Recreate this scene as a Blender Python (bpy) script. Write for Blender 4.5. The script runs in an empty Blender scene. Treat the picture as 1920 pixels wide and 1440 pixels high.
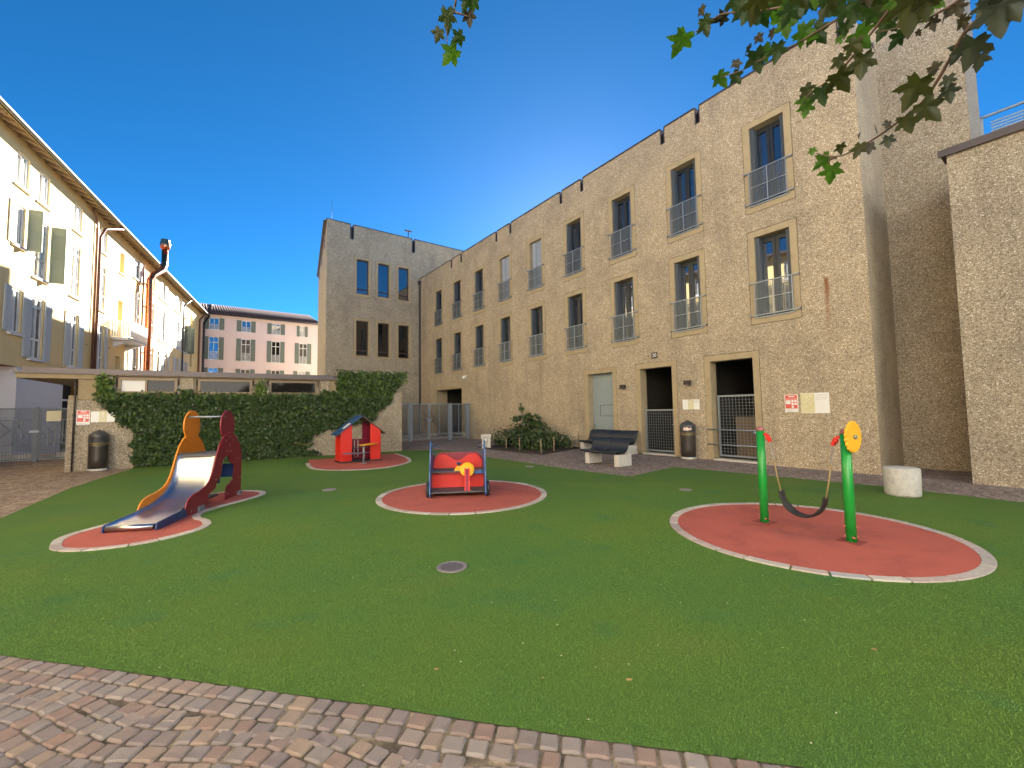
import bpy, bmesh, math, random
import numpy as np
from mathutils import Vector, Matrix
random.seed(7); rng = np.random.default_rng(7)
SC = bpy.context.scene; COL = SC.collection
R = math.radians
# ---------------------------------------------------------------- camera
cd = bpy.data.cameras.new('camera'); cam = bpy.data.objects.new('camera', cd); COL.objects.link(cam)
cd.sensor_fit = 'HORIZONTAL'; cd.sensor_width = 36; cd.lens = 36*793.577/1920; cd.clip_start = .05; cd.clip_end = 2000
r_ = Vector((.80730852,-.58994269,-.01485168)); u_ = Vector((-.02411012,-.05811845,.99801851)); f_ = Vector((.58963688,.80535078,.06114311))
M = Matrix((r_,u_,-f_)).transposed().to_4x4(); M.translation = (0,0,1.5); cam.matrix_world = M
SC.camera = cam
# ---------------------------------------------------------------- sky and sun
SUN_AZ, SUN_EL = 45., 21.5            # azimuth from +Y towards +X
w = bpy.data.worlds.new('World'); SC.world = w; w.use_nodes = True
nt = w.node_tree; bg = nt.nodes['Background']
sky = nt.nodes.new('ShaderNodeTexSky'); sky.sky_type = 'NISHITA'; sky.sun_disc = False
sky.sun_elevation = R(SUN_EL); sky.sun_rotation = R(SUN_AZ); sky.air_density = .28; sky.dust_density = .05; sky.ozone_density = 6; sky.altitude = 300
hs = nt.nodes.new('ShaderNodeHueSaturation'); hs.inputs['Hue'].default_value = .487; hs.inputs['Saturation'].default_value = 1.13; nt.links.new(sky.outputs[0], hs.inputs['Color']); nt.links.new(hs.outputs[0], bg.inputs[0]); bg.inputs[1].default_value = .056
sd = bpy.data.lights.new('sun','SUN'); sd.energy = 5.0; sd.angle = R(.53); sd.color = (1,.965,.90)
sun = bpy.data.objects.new('sun', sd); COL.objects.link(sun)
sv = Vector((math.sin(R(SUN_AZ))*math.cos(R(SUN_EL)), math.cos(R(SUN_AZ))*math.cos(R(SUN_EL)), math.sin(R(SUN_EL))))
sun.rotation_euler = sv.to_track_quat('Z','Y').to_euler(); sun.location = (30,30,40)
vs = SC.view_settings; vs.view_transform = 'Standard'; vs.look = 'None'; vs.exposure = 2.9; vs.gamma = 1
SC.cycles.max_bounces = 8; SC.cycles.diffuse_bounces = 5
# ---------------------------------------------------------------- helpers
def tag(o, label=None, cat=None, group=None, kind=None):
    if label: o['label'] = label
    if cat: o['category'] = cat
    if group: o['group'] = group
    if kind: o['kind'] = kind
    return o
def thing(name, label, cat, loc=(0,0,0), rz=0, group=None):
    o = bpy.data.objects.new(name, None); COL.objects.link(o); o.empty_display_size = .2
    o.location = loc; o.rotation_euler = (0,0,rz)
    return tag(o, label, cat, group)
def link(name, me, parent=None, loc=None, rot=None, scale=None):
    o = bpy.data.objects.new(name, me); COL.objects.link(o)
    if parent is not None: o.parent = parent
    if loc is not None: o.location = loc
    if rot is not None: o.rotation_euler = rot
    if scale is not None: o.scale = scale
    return o
def dup(root, parent=None, loc=None, rz=None):
    c = root.copy(); COL.objects.link(c)
    if parent is not None: c.parent = parent
    if loc is not None: c.location = loc
    if rz is not None: c.rotation_euler = (0,0,rz)
    for ch in root.children: dup(ch, c)
    return c
class MB:
    def __init__(s): s.v=[]; s.f=[]; s.sm=[]
    def add(s, vs, fs, sm=False):
        b=len(s.v); s.v.extend([tuple(p) for p in vs]); s.f.extend([tuple(b+i for i in f) for f in fs]); s.sm.extend([sm]*len(fs)); return s
    def box(s,x0,x1,y0,y1,z0,z1):
        return s.add([(x0,y0,z0),(x1,y0,z0),(x1,y1,z0),(x0,y1,z0),(x0,y0,z1),(x1,y0,z1),(x1,y1,z1),(x0,y1,z1)],
              [(0,3,2,1),(4,5,6,7),(0,1,5,4),(1,2,6,5),(2,3,7,6),(3,0,4,7)])
    def quad(s,a,b,c,d): return s.add([a,b,c,d],[(0,1,2,3)])
    def bar(s,p,q,w,h=None):            # square bar between two points
        h=h or w; p=Vector(p);q=Vector(q);d=(q-p).normalized(); a=Vector((0,0,1)) if abs(d.z)<.95 else Vector((1,0,0))
        x=d.cross(a).normalized()*w/2; y=x.cross(d).normalized()*h/2
        return s.add([p-x-y,p+x-y,p+x+y,p-x+y,q-x-y,q+x-y,q+x+y,q-x+y],[(0,3,2,1),(4,5,6,7),(0,1,5,4),(1,2,6,5),(2,3,7,6),(3,0,4,7)])
    def tube(s,path,r,n=10,caps=True):
        path=[Vector(p) for p in path]; m=len(path); rs=r if isinstance(r,(list,tuple)) else [r]*m
        vs=[]; prev=None
        for i,p in enumerate(path):
            d=(path[min(i+1,m-1)]-path[max(i-1,0)]).normalized()
            if prev is None:
                a=Vector((0,0,1)) if abs(d.z)<.9 else Vector((1,0,0)); x=d.cross(a).normalized()
            else: x=(prev-d*prev.dot(d)).normalized()
            prev=x; y=d.cross(x)
            for k in range(n):
                t=2*math.pi*k/n; vs.append(p+(x*math.cos(t)+y*math.sin(t))*rs[i])
        fs=[]
        for i in range(m-1):
            for k in range(n):
                k2=(k+1)%n; fs.append((i*n+k,i*n+k2,(i+1)*n+k2,(i+1)*n+k))
        s.add(vs,fs,True)
        if caps: b=len(s.v)-len(vs); s.f.append(tuple(b+k for k in reversed(range(n)))); s.sm.append(False); s.f.append(tuple(b+(m-1)*n+k for k in range(n))); s.sm.append(False)
        return s
    def lathe(s,prof,n=24,c=(0,0),sx=1,sy=1):
        vs=[];fs=[]
        for (r,z) in prof:
            for k in range(n):
                t=2*math.pi*k/n; vs.append((c[0]+r*sx*math.cos(t),c[1]+r*sy*math.sin(t),z))
        for i in range(len(prof)-1):
            for k in range(n):
                k2=(k+1)%n; fs.append((i*n+k,i*n+k2,(i+1)*n+k2,(i+1)*n+k))
        s.add(vs,fs,True); b=len(s.v)-len(vs)
        s.f.append(tuple(b+k for k in reversed(range(n)))); s.sm.append(False); s.f.append(tuple(b+(len(prof)-1)*n+k for k in range(n))); s.sm.append(False)
        return s
    def prism(s,poly,fn,a,b):           # 2-D polygon swept between a and b; fn(p,q,depth)->xyz
        n=len(poly); s.add([fn(p,q,a) for p,q in poly]+[fn(p,q,b) for p,q in poly],
              [tuple(reversed(range(n))),tuple(range(n,2*n))]+[(i,(i+1)%n,n+(i+1)%n,n+i) for i in range(n)]); return s
    def mesh(s,name,mat):
        me=bpy.data.meshes.new(name); me.from_pydata(s.v,[],s.f)
        me.polygons.foreach_set('use_smooth',s.sm); me.materials.append(mat)
        bm=bmesh.new(); bm.from_mesh(me); bmesh.ops.recalc_face_normals(bm,faces=bm.faces); bm.to_mesh(me); bm.free()
        me.update(); return me
    def build(s,name,mat,parent=None,bevel=0,**k):
        o=link(name,s.mesh(name,mat),parent,**k)
        if bevel:
            m=o.modifiers.new('bevel','BEVEL'); m.width=bevel; m.segments=2; m.limit_method='ANGLE'; m.angle_limit=R(40)
        return o
XZ=lambda p,q,d:(p,d,q)      # polygon in the x-z plane, depth along y
YZ=lambda p,q,d:(d,p,q)
XY=lambda p,q,d:(p,q,d)
def wall_grid(mb,u0,u1,z0,z1,holes,y=0.,rev=.3):
    """wall in the local x-z plane facing -y, holes (ua,ub,za,zb[,depth]) cut out with reveals going in"""
    us=sorted({u0,u1}|{min(max(h[i],u0),u1) for h in holes for i in (0,1)}); zs=sorted({z0,z1}|{min(max(h[i],z0),z1) for h in holes for i in (2,3)})
    def inh(u,z): return any(h[0]<u<h[1] and h[2]<z<h[3] for h in holes)
    for i in range(len(us)-1):
        j=0
        while j<len(zs)-1:
            um=(us[i]+us[i+1])/2
            if inh(um,(zs[j]+zs[j+1])/2): j+=1; continue
            k=j
            while k+1<len(zs)-1 and not inh(um,(zs[k+1]+zs[k+2])/2): k+=1
            mb.quad((us[i],y,zs[j]),(us[i+1],y,zs[j]),(us[i+1],y,zs[k+1]),(us[i],y,zs[k+1])); j=k+1
    for h in holes:
        a,b,c,d=h[:4]; e=h[4] if len(h)>4 else rev
        mb.quad((a,y,c),(a,y+e,c),(a,y+e,d),(a,y,d)); mb.quad((b,y,c),(b,y,d),(b,y+e,d),(b,y+e,c))
        if d<z1: mb.quad((a,y,d),(a,y+e,d),(b,y+e,d),(b,y,d))
        if c>z0: mb.quad((a,y,c),(b,y,c),(b,y+e,c),(a,y+e,c))
    return mb
def catmull(pts,n=8,closed=True):
    out=[];m=len(pts)
    for i in range(m if closed else m-1):
        p0,p1,p2,p3=[np.array(pts[(i+k)%m] if closed else pts[min(max(i+k,0),m-1)],float) for k in (-1,0,1,2)]
        for t in np.arange(n)/n:
            out.append(tuple(.5*((2*p1)+(p2-p0)*t+(2*p0-5*p1+4*p2-p3)*t*t+(3*p1-p0-3*p2+p3)*t**3)))
    if not closed: out.append(tuple(pts[-1]))
    return out
# ---------------------------------------------------------------- materials
class NT:
    def __init__(s,name):
        s.m=bpy.data.materials.new(name); s.m.use_nodes=True; s.t=s.m.node_tree; s.b=s.t.nodes['Principled BSDF']; s.o=s.t.nodes['Material Output']
    def n(s,typ,**k):
        nd=s.t.nodes.new('ShaderNode'+typ)
        for a,b in k.items():
            if a.startswith('i_'): nd.inputs[a[2:].replace('_',' ')].default_value=b
            else: setattr(nd,a,b)
        return nd
    def l(s,a,b): s.t.links.new(a,b)
    def coord(s,kind='Object'): return s.n('TexCoord').outputs[kind]
    def noise(s,co,scale,detail=4,rough=.55,out='Fac'):
        a=s.n('TexNoise',i_Scale=scale,i_Detail=detail,i_Roughness=rough); s.l(co,a.inputs['Vector']); return a.outputs[out]
    def vor(s,co,scale,feature='F1',out='Color',rnd=1.):
        a=s.n('TexVoronoi',feature=feature,i_Scale=scale,i_Randomness=rnd); s.l(co,a.inputs['Vector']); return a.outputs[out]
    def ramp(s,fac,stops,interp='LINEAR'):
        a=s.n('ValToRGB'); cr=a.color_ramp; cr.interpolation=interp
        while len(cr.elements)<len(stops): cr.elements.new(.5)
        for e,(p,c) in zip(cr.elements,stops): e.position=p; e.color=(*c,1) if len(c)==3 else c
        s.l(fac,a.inputs[0]); return a.outputs[0]
    def mix(s,fac,a,b,mode='MIX'):
        m=s.n('Mix',data_type='RGBA',blend_type=mode)
        for v,i in ((fac,0),(a,6),(b,7)):
            if hasattr(v,'links'): s.l(v,m.inputs[i])
            elif i==0: m.inputs[0].default_value=v
            else: m.inputs[i].default_value=(*v,1)
        return m.outputs[2]
    def math(s,op,a,b=0.,c=None):
        m=s.n('Math',operation=op)
        for i,v in enumerate((a,b)+((c,) if c is not None else ())):
            if hasattr(v,'links'): s.l(v,m.inputs[i])
            else: m.inputs[i].default_value=v
        return m.outputs[0]
    def bump(s,h,strength=.5,dist=.01):
        b=s.n('Bump',i_Strength=strength,i_Distance=dist); s.l(h,b.inputs['Height']); s.l(b.outputs[0],s.b.inputs['Normal']); return b
    def set(s,**k):
        for a,v in k.items():
            i=s.b.inputs[a.replace('_',' ')]
            if hasattr(v,'links'): s.l(v,i)
            else: i.default_value=(*v,1) if isinstance(v,tuple) and len(v)==3 else v
        return s
def simple(name,col,rough=.6,metal=0,var=.12,scale=6.,bump=0,bscale=60,**k):
    t=NT(name); co=t.coord()
    f=t.noise(co,scale,5); c=t.mix(f,tuple(x*(1-var) for x in col),tuple(min(1,x*(1+var)) for x in col))
    rr=t.math('MULTIPLY_ADD',t.noise(co,scale*2.3,4),.25*rough,rough*.88)
    t.set(Base_Color=c,Roughness=rr,Metallic=metal,**k)
    if bump: t.bump(t.noise(co,bscale,3),bump,.004)
    return t.m
MAT={}
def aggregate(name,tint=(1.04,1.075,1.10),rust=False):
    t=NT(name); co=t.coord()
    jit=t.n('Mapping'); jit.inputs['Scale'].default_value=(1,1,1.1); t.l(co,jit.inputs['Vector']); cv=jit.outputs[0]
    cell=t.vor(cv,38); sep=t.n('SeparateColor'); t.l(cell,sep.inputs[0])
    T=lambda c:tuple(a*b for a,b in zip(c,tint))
    c1=t.ramp(sep.outputs[0],[(0,T((.17,.125,.08))),(.16,T((.36,.28,.18))),(.5,T((.50,.395,.265))),(.86,T((.61,.50,.35))),(1,T((.95,.86,.70)))])
    small=t.vor(co,95); sp2=t.n('SeparateColor'); t.l(small,sp2.inputs[0])
    c2=t.ramp(sp2.outputs[0],[(0,T((.12,.085,.05))),(.5,T((.36,.28,.18))),(1,T((.60,.49,.34)))])
    dist=t.vor(cv,38,out='Distance')
    edge=t.ramp(dist,[(.25,(1,1,1)),(.62,(0,0,0))])
    c=t.mix(edge,c2,c1)
    st=t.ramp(t.noise(co,.55,6,.62),[(.38,(.80,.80,.82)),(.55,(1,1,1)),(.75,(1.0,.99,.95))]); c=t.mix(.8,c,st,'MULTIPLY')
    st2=t.ramp(t.noise(co,2.2,4,.6),[(.3,(.84,.85,.86)),(.6,(1,1,1))]); c=t.mix(.5,c,st2,'MULTIPLY')
    ms=t.n('Mapping'); ms.inputs['Scale'].default_value=(1.1,1.1,.10); t.l(co,ms.inputs['Vector'])
    c=t.mix(.75,c,t.ramp(t.noise(ms.outputs[0],1.,6,.7),[(.30,(.70,.70,.71)),(.46,(1,1,1)),(.72,(1.05,1.04,1.0))]),'MULTIPLY')
    if rust:
        s=t.n('SeparateXYZ'); t.l(co,s.inputs[0])
        wob=t.math('MULTIPLY_ADD',t.noise(co,3,2),.06,-.03)
        dx=t.math('ABSOLUTE',t.math('ADD',t.math('ADD',s.outputs[0],3.53),wob))
        fx=t.n('MapRange',i_From_Min=.015,i_From_Max=.06,i_To_Min=1,i_To_Max=0); t.l(dx,fx.inputs[0])
        fz=t.ramp(t.n('MapRange',i_From_Min=2.7,i_From_Max=4.6).outputs[0],[(0,(0,0,0)),(.5,(.35,.35,.35)),(.93,(.95,.95,.95)),(.97,(0,0,0))])
        t.l(s.outputs[2],fz.node.inputs[0].links[0].from_node.inputs[0])
        c=t.mix(t.math('MULTIPLY',fx.outputs[0],fz),c,(.20,.06,.015))
    t.set(Base_Color=c,Roughness=.85)
    h=t.math('ADD',t.math('MULTIPLY',edge,.8),t.math('MULTIPLY',sep.outputs[1],.5)); t.bump(h,.6,.009)
    return t.m
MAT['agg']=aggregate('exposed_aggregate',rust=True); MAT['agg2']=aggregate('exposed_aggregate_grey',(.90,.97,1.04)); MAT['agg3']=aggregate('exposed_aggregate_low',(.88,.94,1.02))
def concrete(name,col,sc=1.):
    t=NT(name); co=t.coord()
    c=t.mix(t.noise(co,1.3*sc,6),tuple(x*.86 for x in col),tuple(x*1.12 for x in col))
    c=t.mix(.5,c,t.ramp(t.noise(co,45*sc,3),[(.35,(.78,.78,.78)),(.6,(1,1,1))]),'MULTIPLY')
    c=t.mix(.6,c,t.ramp(t.noise(co,5*sc,5,.7),[(.3,(.7,.69,.66)),(.52,(1,1,1))]),'MULTIPLY')
    t.set(Base_Color=c,Roughness=.8); t.bump(t.noise(co,90*sc,4),.25,.003); return t.m
MAT['surround']=concrete('smooth_tinted_concrete',(.41,.33,.20)); MAT['band']=concrete('brown_concrete',(.33,.26,.15)); MAT['cblock']=concrete('pale_concrete',(.55,.53,.48),3)
def plaster(name,col):
    t=NT(name); co=t.coord()
    c=t.mix(t.noise(co,.35,6,.6),tuple(x*.93 for x in col),tuple(min(1,x*1.05) for x in col))
    s=t.n('Mapping'); s.inputs['Scale'].default_value=(2.5,2.5,.15); t.l(co,s.inputs['Vector'])
    c=t.mix(.5,c,t.ramp(t.noise(s.outputs[0],1.,5,.7),[(.3,(.88,.86,.84)),(.5,(1,1,1))]),'MULTIPLY')
    t.set(Base_Color=c,Roughness=.9); t.bump(t.noise(co,30,5),.15,.004); return t.m
MAT['cream']=plaster('cream_plaster',(.80,.61,.29)); MAT['pinkp']=plaster('pink_plaster',(.84,.66,.60)); MAT['white_pl2']=plaster('pale_plaster',(.84,.82,.77)); MAT['white_pl']=plaster('white_plaster',(.72,.70,.70)); MAT['salmon']=plaster('salmon_plaster',(.50,.25,.19))
MAT['cap']=simple('roof_edge_metal',(.10,.085,.085),.45,.6)
MAT['galv_d']=simple('dark_steel',(.10,.112,.13),.5,.4); MAT['anth']=simple('anthracite_frame',(.030,.036,.042),.4,.3)
MAT['brownf']=simple('brown_frame',(.05,.028,.022),.4,.2)
MAT['bronze']=simple('bronze_frame',(.17,.125,.075),.45,.4)
MAT['galv']=simple('galvanised_steel',(.27,.31,.35),.45,.5,.15,12)
MAT['fold']=simple('grey_blue_shutter',(.075,.095,.115),.5,.2)
MAT['door']=simple('grey_blue_door',(.26,.32,.34),.5,.1,.06)
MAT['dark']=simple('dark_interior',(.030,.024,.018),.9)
MAT['whitef']=simple('white_paint',(.78,.77,.72),.5,0,.05)
MAT['shut_g']=simple('grey_green_shutter',(.17,.20,.155),.6,0,.12)
MAT['shut_w']=simple('pale_grey_shutter',(.50,.52,.51),.6,0,.08)
MAT['copper']=simple('copper_sheet',(.62,.22,.11),.28,1,.25,5)
MAT['brownpipe']=simple('brown_downpipe',(.16,.075,.05),.4,.4)
MAT['gutter']=simple('grey_gutter',(.085,.075,.068),.55,.2)
MAT['woodeave']=simple('eave_timber',(.20,.135,.075),.8,0,.2)
MAT['eaveboard']=simple('eave_board',(.22,.16,.05),.6)
MAT['curtain']=simple('white_curtain',(.7,.7,.68),.9)
def glass(name,col=(.012,.014,.016),ior=2.1,r=.025):
    t=NT(name); co=t.coord(); t.set(Base_Color=col,Roughness=r,IOR=ior); t.bump(t.noise(co,1.6,2),.05,.02); return t.m
MAT['glass']=glass('window_glass'); MAT['glass_c']=glass('curtained_glass',(.34,.34,.32),1.7); MAT['glass_b']=glass('window_glass_bright',(.02,.022,.026),3.0); MAT['glass_d']=glass('window_glass_dark',(.008,.007,.006),1.6); MAT['glass_p']=glass('pavilion_glass',(.012,.010,.008),1.28,.04)
# turf
t=NT('artificial_turf'); co=t.coord()
big=t.noise(co,.45,5,.6); c=t.ramp(big,[(.32,(.080,.176,.042)),(.5,(.096,.186,.037)),(.66,(.112,.193,.034))])
fine=t.noise(co,95,3,.7); c=t.mix(.9,c,t.ramp(fine,[(.25,(.6,.62,.58)),(.5,(1,1,1)),(.78,(1.35,1.32,1.2))]),'MULTIPLY')
mid=t.noise(co,14,4,.65); c=t.mix(.6,c,t.ramp(mid,[(.3,(.9,.91,.9)),(.6,(1.04,1.03,1.0))]),'MULTIPLY')
c=t.mix(t.ramp(t.noise(co,1.6,3,.5),[(.60,(0,0,0)),(.72,(.45,.45,.45))]),c,(.045,.155,.06))
c=t.mix(t.ramp(t.noise(co,.9,5,.65),[(.56,(0,0,0)),(.74,(.5,.5,.5))]),c,(.135,.18,.05))
t.set(Base_Color=c,Roughness=.85,Specular_IOR_Level=.2); t.bump(t.noise(co,130,4,.75),1.,.012); MAT['turf']=t.m
t=NT('turf_blades'); co=t.coord(); c=t.ramp(t.noise(co,.45,5,.6),[(.32,(.092,.200,.046)),(.5,(.110,.212,.040)),(.66,(.128,.219,.037))])
cc=t.vor(co,120); sp=t.n('SeparateColor'); t.l(cc,sp.inputs[0]); c=t.mix(.9,c,t.ramp(sp.outputs[0],[(0,(.78,.8,.75)),(.5,(1,1,1)),(1,(1.2,1.2,1.12))]),'MULTIPLY')
c=t.mix(t.ramp(t.noise(co,1.6,3,.5),[(.60,(0,0,0)),(.72,(.45,.45,.45))]),c,(.05,.17,.065))
c=t.mix(t.ramp(t.noise(co,.9,5,.65),[(.56,(0,0,0)),(.74,(.5,.5,.5))]),c,(.15,.205,.055))
t.set(Base_Color=c,Roughness=.6,Specular_IOR_Level=.25); MAT['blade']=t.m
t=NT('red_rubber'); co=t.coord(); c=t.mix(t.noise(co,1.1,5,.6),(.40,.085,.06),(.52,.12,.085))
c=t.mix(.85,c,t.ramp(t.noise(co,160,2,.7),[(.3,(.62,.6,.6)),(.55,(1,1,1)),(.75,(1.25,1.25,1.25))]),'MULTIPLY')
c=t.mix(.7,c,t.ramp(t.noise(co,2.2,5,.65),[(.3,(.72,.70,.72)),(.5,(1,1,1))]),'MULTIPLY'); vd=t.n('VectorMath',operation='DISTANCE'); t.l(co,vd.inputs[0]); vd.inputs[1].default_value=(5.80,2.05,0)
wr=t.math('MULTIPLY',t.ramp(vd.outputs['Value'],[(.0,(1,1,1)),(.62,(0,0,0))]),t.ramp(t.noise(co,3.5,5,.7),[(.36,(0,0,0)),(.62,(1,1,1))])); c=t.mix(t.math('MULTIPLY',wr,.75),c,(.19,.055,.05))
t.set(Base_Color=c,Roughness=.9); t.bump(t.noise(co,170,3),.6,.004); MAT['rubber']=t.m
def stone(name,cols,rand=True,rough=.75,sc=1.):
    t=NT(name); co=t.coord(); oi=t.n('ObjectInfo')
    c=t.ramp(oi.outputs['Random'],[(i/(len(cols)-1),x) for i,x in enumerate(cols)]) if rand else t.ramp(t.noise(co,1.,2),[(i/(len(cols)-1),x) for i,x in enumerate(cols)])
    add=t.n('VectorMath',operation='ADD'); t.l(co,add.inputs[0]); t.l(oi.outputs['Location'],add.inputs[1]); cv=add.outputs[0]
    c=t.mix(.8,c,t.ramp(t.noise(cv,22*sc,6,.7),[(.25,(.66,.65,.64)),(.5,(1,1,1)),(.75,(1.22,1.2,1.17))]),'MULTIPLY')
    t.set(Base_Color=c,Roughness=rough,Specular_IOR_Level=.35); t.bump(t.noise(cv,60*sc,6,.7),.7,.006); return t.m
MAT['cobble']=stone('porphyry',[(.19,.16,.155),(.28,.245,.225),(.26,.18,.15),(.235,.21,.205),(.31,.235,.18),(.22,.18,.175),(.30,.265,.24),(.28,.19,.15),(.21,.185,.18)])
MAT['kerb']=stone('pale_kerb_stone',[(.36,.34,.31),(.54,.50,.44),(.34,.29,.27),(.47,.43,.38),(.46,.37,.33),(.40,.40,.40)],sc=.7)
t=NT('sand_joint'); co=t.coord(); c=t.ramp(t.noise(co,6,6,.7),[(.35,(.045,.036,.028)),(.52,(.16,.125,.085)),(.68,(.40,.32,.21))]); t.set(Base_Color=c,Roughness=.95); t.bump(t.noise(co,150,4),.8,.006); MAT['sand']=t.m
def paving(name,c0,c1,c2,scale):
    t=NT(name); co=t.coord(); wv=t.n('Mapping'); wv.inputs['Scale'].default_value=(1,1,1); t.l(co,wv.inputs['Vector'])
    cell=t.vor(wv.outputs[0],scale,rnd=.55); sp=t.n('SeparateColor'); t.l(cell,sp.inputs[0])
    c=t.ramp(sp.outputs[0],[(0,c0),(.5,c1),(1,c2)])
    d=t.vor(wv.outputs[0],scale,'DISTANCE_TO_EDGE','Distance',.55); e=t.ramp(d,[(.02,(.45,.42,.38)),(.09,(1,1,1))]); c=t.mix(.9,c,e,'MULTIPLY')
    c=t.mix(.7,c,t.ramp(t.noise(co,.7,5,.6),[(.3,(.75,.74,.73)),(.55,(1,1,1))]),'MULTIPLY')
    t.set(Base_Color=c,Roughness=.8); t.bump(e,.5,.01); return t.m
MAT['pave_far']=paving('small_setts',(.22,.18,.165),(.30,.24,.215),(.37,.30,.265),10.)
MAT['pave_left']=paving('brown_setts',(.25,.18,.13),(.34,.25,.185),(.42,.32,.24),9.)
t=NT('asphalt'); co=t.coord(); t.set(Base_Color=t.mix(t.noise(co,40,3),(.05,.05,.05),(.085,.083,.08)),Roughness=.9); MAT['asphalt']=t.m
MAT['soil']=simple('dark_soil',(.045,.032,.025),.95,0,.4,25,.8,60)
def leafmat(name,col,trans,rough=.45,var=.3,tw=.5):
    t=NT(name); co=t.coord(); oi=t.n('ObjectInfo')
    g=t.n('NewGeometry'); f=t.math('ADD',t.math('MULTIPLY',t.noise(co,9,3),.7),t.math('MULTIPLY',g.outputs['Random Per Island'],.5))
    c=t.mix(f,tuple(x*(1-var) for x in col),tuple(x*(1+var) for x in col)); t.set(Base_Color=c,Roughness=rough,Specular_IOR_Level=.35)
    if trans:
        tr=t.n('BsdfTranslucent'); tr.inputs[0].default_value=(*trans,1); mx=t.n('MixShader'); mx.inputs[0].default_value=tw
        t.l(t.b.outputs[0],mx.inputs[1]); t.l(tr.outputs[0],mx.inputs[2]); t.l(mx.outputs[0],t.o.inputs[0])
    return t.m
MAT['ivy']=leafmat('ivy_leaf',(.040,.072,.020),(.05,.11,.015),.38,.5,.2)
MAT['ivy2']=leafmat('young_ivy_leaf',(.12,.19,.035),(.15,.28,.03),.4,.4,.3)
MAT['bush']=leafmat('shrub_leaf',(.055,.085,.030),(.07,.13,.02),.32,.45,.2)
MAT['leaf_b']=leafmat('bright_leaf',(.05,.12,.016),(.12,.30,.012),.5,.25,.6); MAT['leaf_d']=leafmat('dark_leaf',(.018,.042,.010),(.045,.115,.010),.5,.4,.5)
MAT['leaf_o']=leafmat('olive_leaf',(.028,.036,.008),(.075,.095,.008),.5,.3,.45); MAT['leaf_n']=leafmat('dry_leaf',(.026,.024,.012),(.045,.045,.012),.6,.3,.25); MAT['leaf_g']=leafmat('grey_leaf',(.028,.040,.026),(.03,.055,.018),.6,.2,.25)
MAT['bark']=simple('plane_bark',(.15,.12,.085),.9,0,.35,9,.6,40); MAT['twig']=simple('twig_bark',(.10,.065,.045),.8,0,.3,30)
def plastic(name,col,rough=.38,var=.1):
    t=NT(name); co=t.coord(); c=t.mix(t.noise(co,2.5,4),tuple(x*(1-var) for x in col),tuple(min(1,x*(1+var)) for x in col))
    sc=t.ramp(t.noise(co,7,8,.75),[(.56,(0,0,0)),(.72,(1,1,1))]); g=sum(col)/3; pale=tuple(.55*x+.45*(g*.6+.12) for x in col)
    c=t.mix(t.math('MULTIPLY',sc,.45),c,pale)
    m=t.n('Mapping'); m.inputs['Scale'].default_value=(30,30,3); t.l(co,m.inputs['Vector']); c=t.mix(t.math('MULTIPLY',t.ramp(t.noise(m.outputs[0],2,3,.6),[(.60,(0,0,0)),(.68,(1,1,1))]),.22),c,pale)
    t.set(Base_Color=c,Roughness=t.math('MULTIPLY_ADD',sc,.3,rough)); t.bump(t.noise(co,25,3),.06,.004); return t.m
MAT['roofblue']=plastic('roof_blue_board',(.014,.06,.16)); MAT['red']=plastic('red_board',(.62,.022,.012)); MAT['crimson']=plastic('crimson_board',(.22,.011,.030)); MAT['orange']=plastic('orange_board',(.72,.24,.012)); MAT['navy']=plastic('navy_board',(.012,.045,.16)); MAT['blue']=plastic('blue_board',(.03,.11,.29)); MAT['yellow']=plastic('yellow_board',(.80,.42,.015)); MAT['greenp']=plastic('green_paint',(.008,.26,.035),.32); MAT['mauve']=plastic('mauve_cap',(.30,.11,.115),.6)
MAT['pinkbolt']=plastic('salmon_cap',(.42,.10,.07),.5); MAT['steel']=simple('stainless_steel',(.50,.51,.54),.3,1,.06,3); MAT['hpl']=simple('grey_anti_slip_board',(.085,.082,.08),.6,0,.25,14)
MAT['rubberblk']=simple('black_rubber',(.022,.022,.024),.5,0,.2); MAT['plas_dark']=simple('dark_bench_slats',(.030,.034,.038),.33,.3,.25,8); MAT['rope']=simple('tan_rope',(.32,.24,.11),.85,0,.3,60); MAT['bin']=simple('bin_grey_metal',(.075,.068,.060),.33,.55,.2,5); MAT['binhood']=simple('bin_hood',(.065,.067,.07),.35,.2); MAT['brass']=simple('brass_band',(.33,.26,.10),.4,.7)
MAT['signw']=simple('sign_white',(.78,.78,.74),.4,0,.04); MAT['signr']=simple('sign_red',(.68,.10,.075),.4,0,.1); MAT['signg']=simple('sign_sand',(.62,.58,.34),.4,0,.1); MAT['signgn']=simple('sign_green',(.03,.33,.09),.4,0,.1); MAT['signgrey']=simple('sign_grey_print',(.42,.42,.43),.5); MAT['plaque']=simple('plaque_black',(.02,.017,.016),.35); MAT['lamp']=simple('lamp_housing',(.045,.035,.032),.5,.3)
MAT['iron']=simple('cast_iron',(.30,.26,.27),.55,.4,.2,20); MAT['stake']=simple('weathered_wood',(.22,.165,.10),.9,0,.3,15); MAT['paper']=simple('paper_rubbish',(.75,.55,.5),.7,0,.3,9); MAT['deadleaf']=simple('fallen_leaf',(.45,.27,.10),.7,0,.35,12)
MAT['tile']=simple('roof_tile',(.12,.062,.045),.85,0,.35,3); MAT['marble']=stone('mottled_stone',[(.5,.49,.46),(.5,.49,.46)],sc=.6)
t=NT('fine_mesh'); tr=t.n('BsdfTransparent'); mx=t.n('MixShader'); mx.inputs[0].default_value=.28; t.set(Base_Color=(.10,.115,.13),Roughness=.5,Metallic=.4); t.l(tr.outputs[0],mx.inputs[1]); t.l(t.b.outputs[0],mx.inputs[2]); t.l(mx.outputs[0],t.o.inputs[0]); MAT['mesh']=t.m
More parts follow.
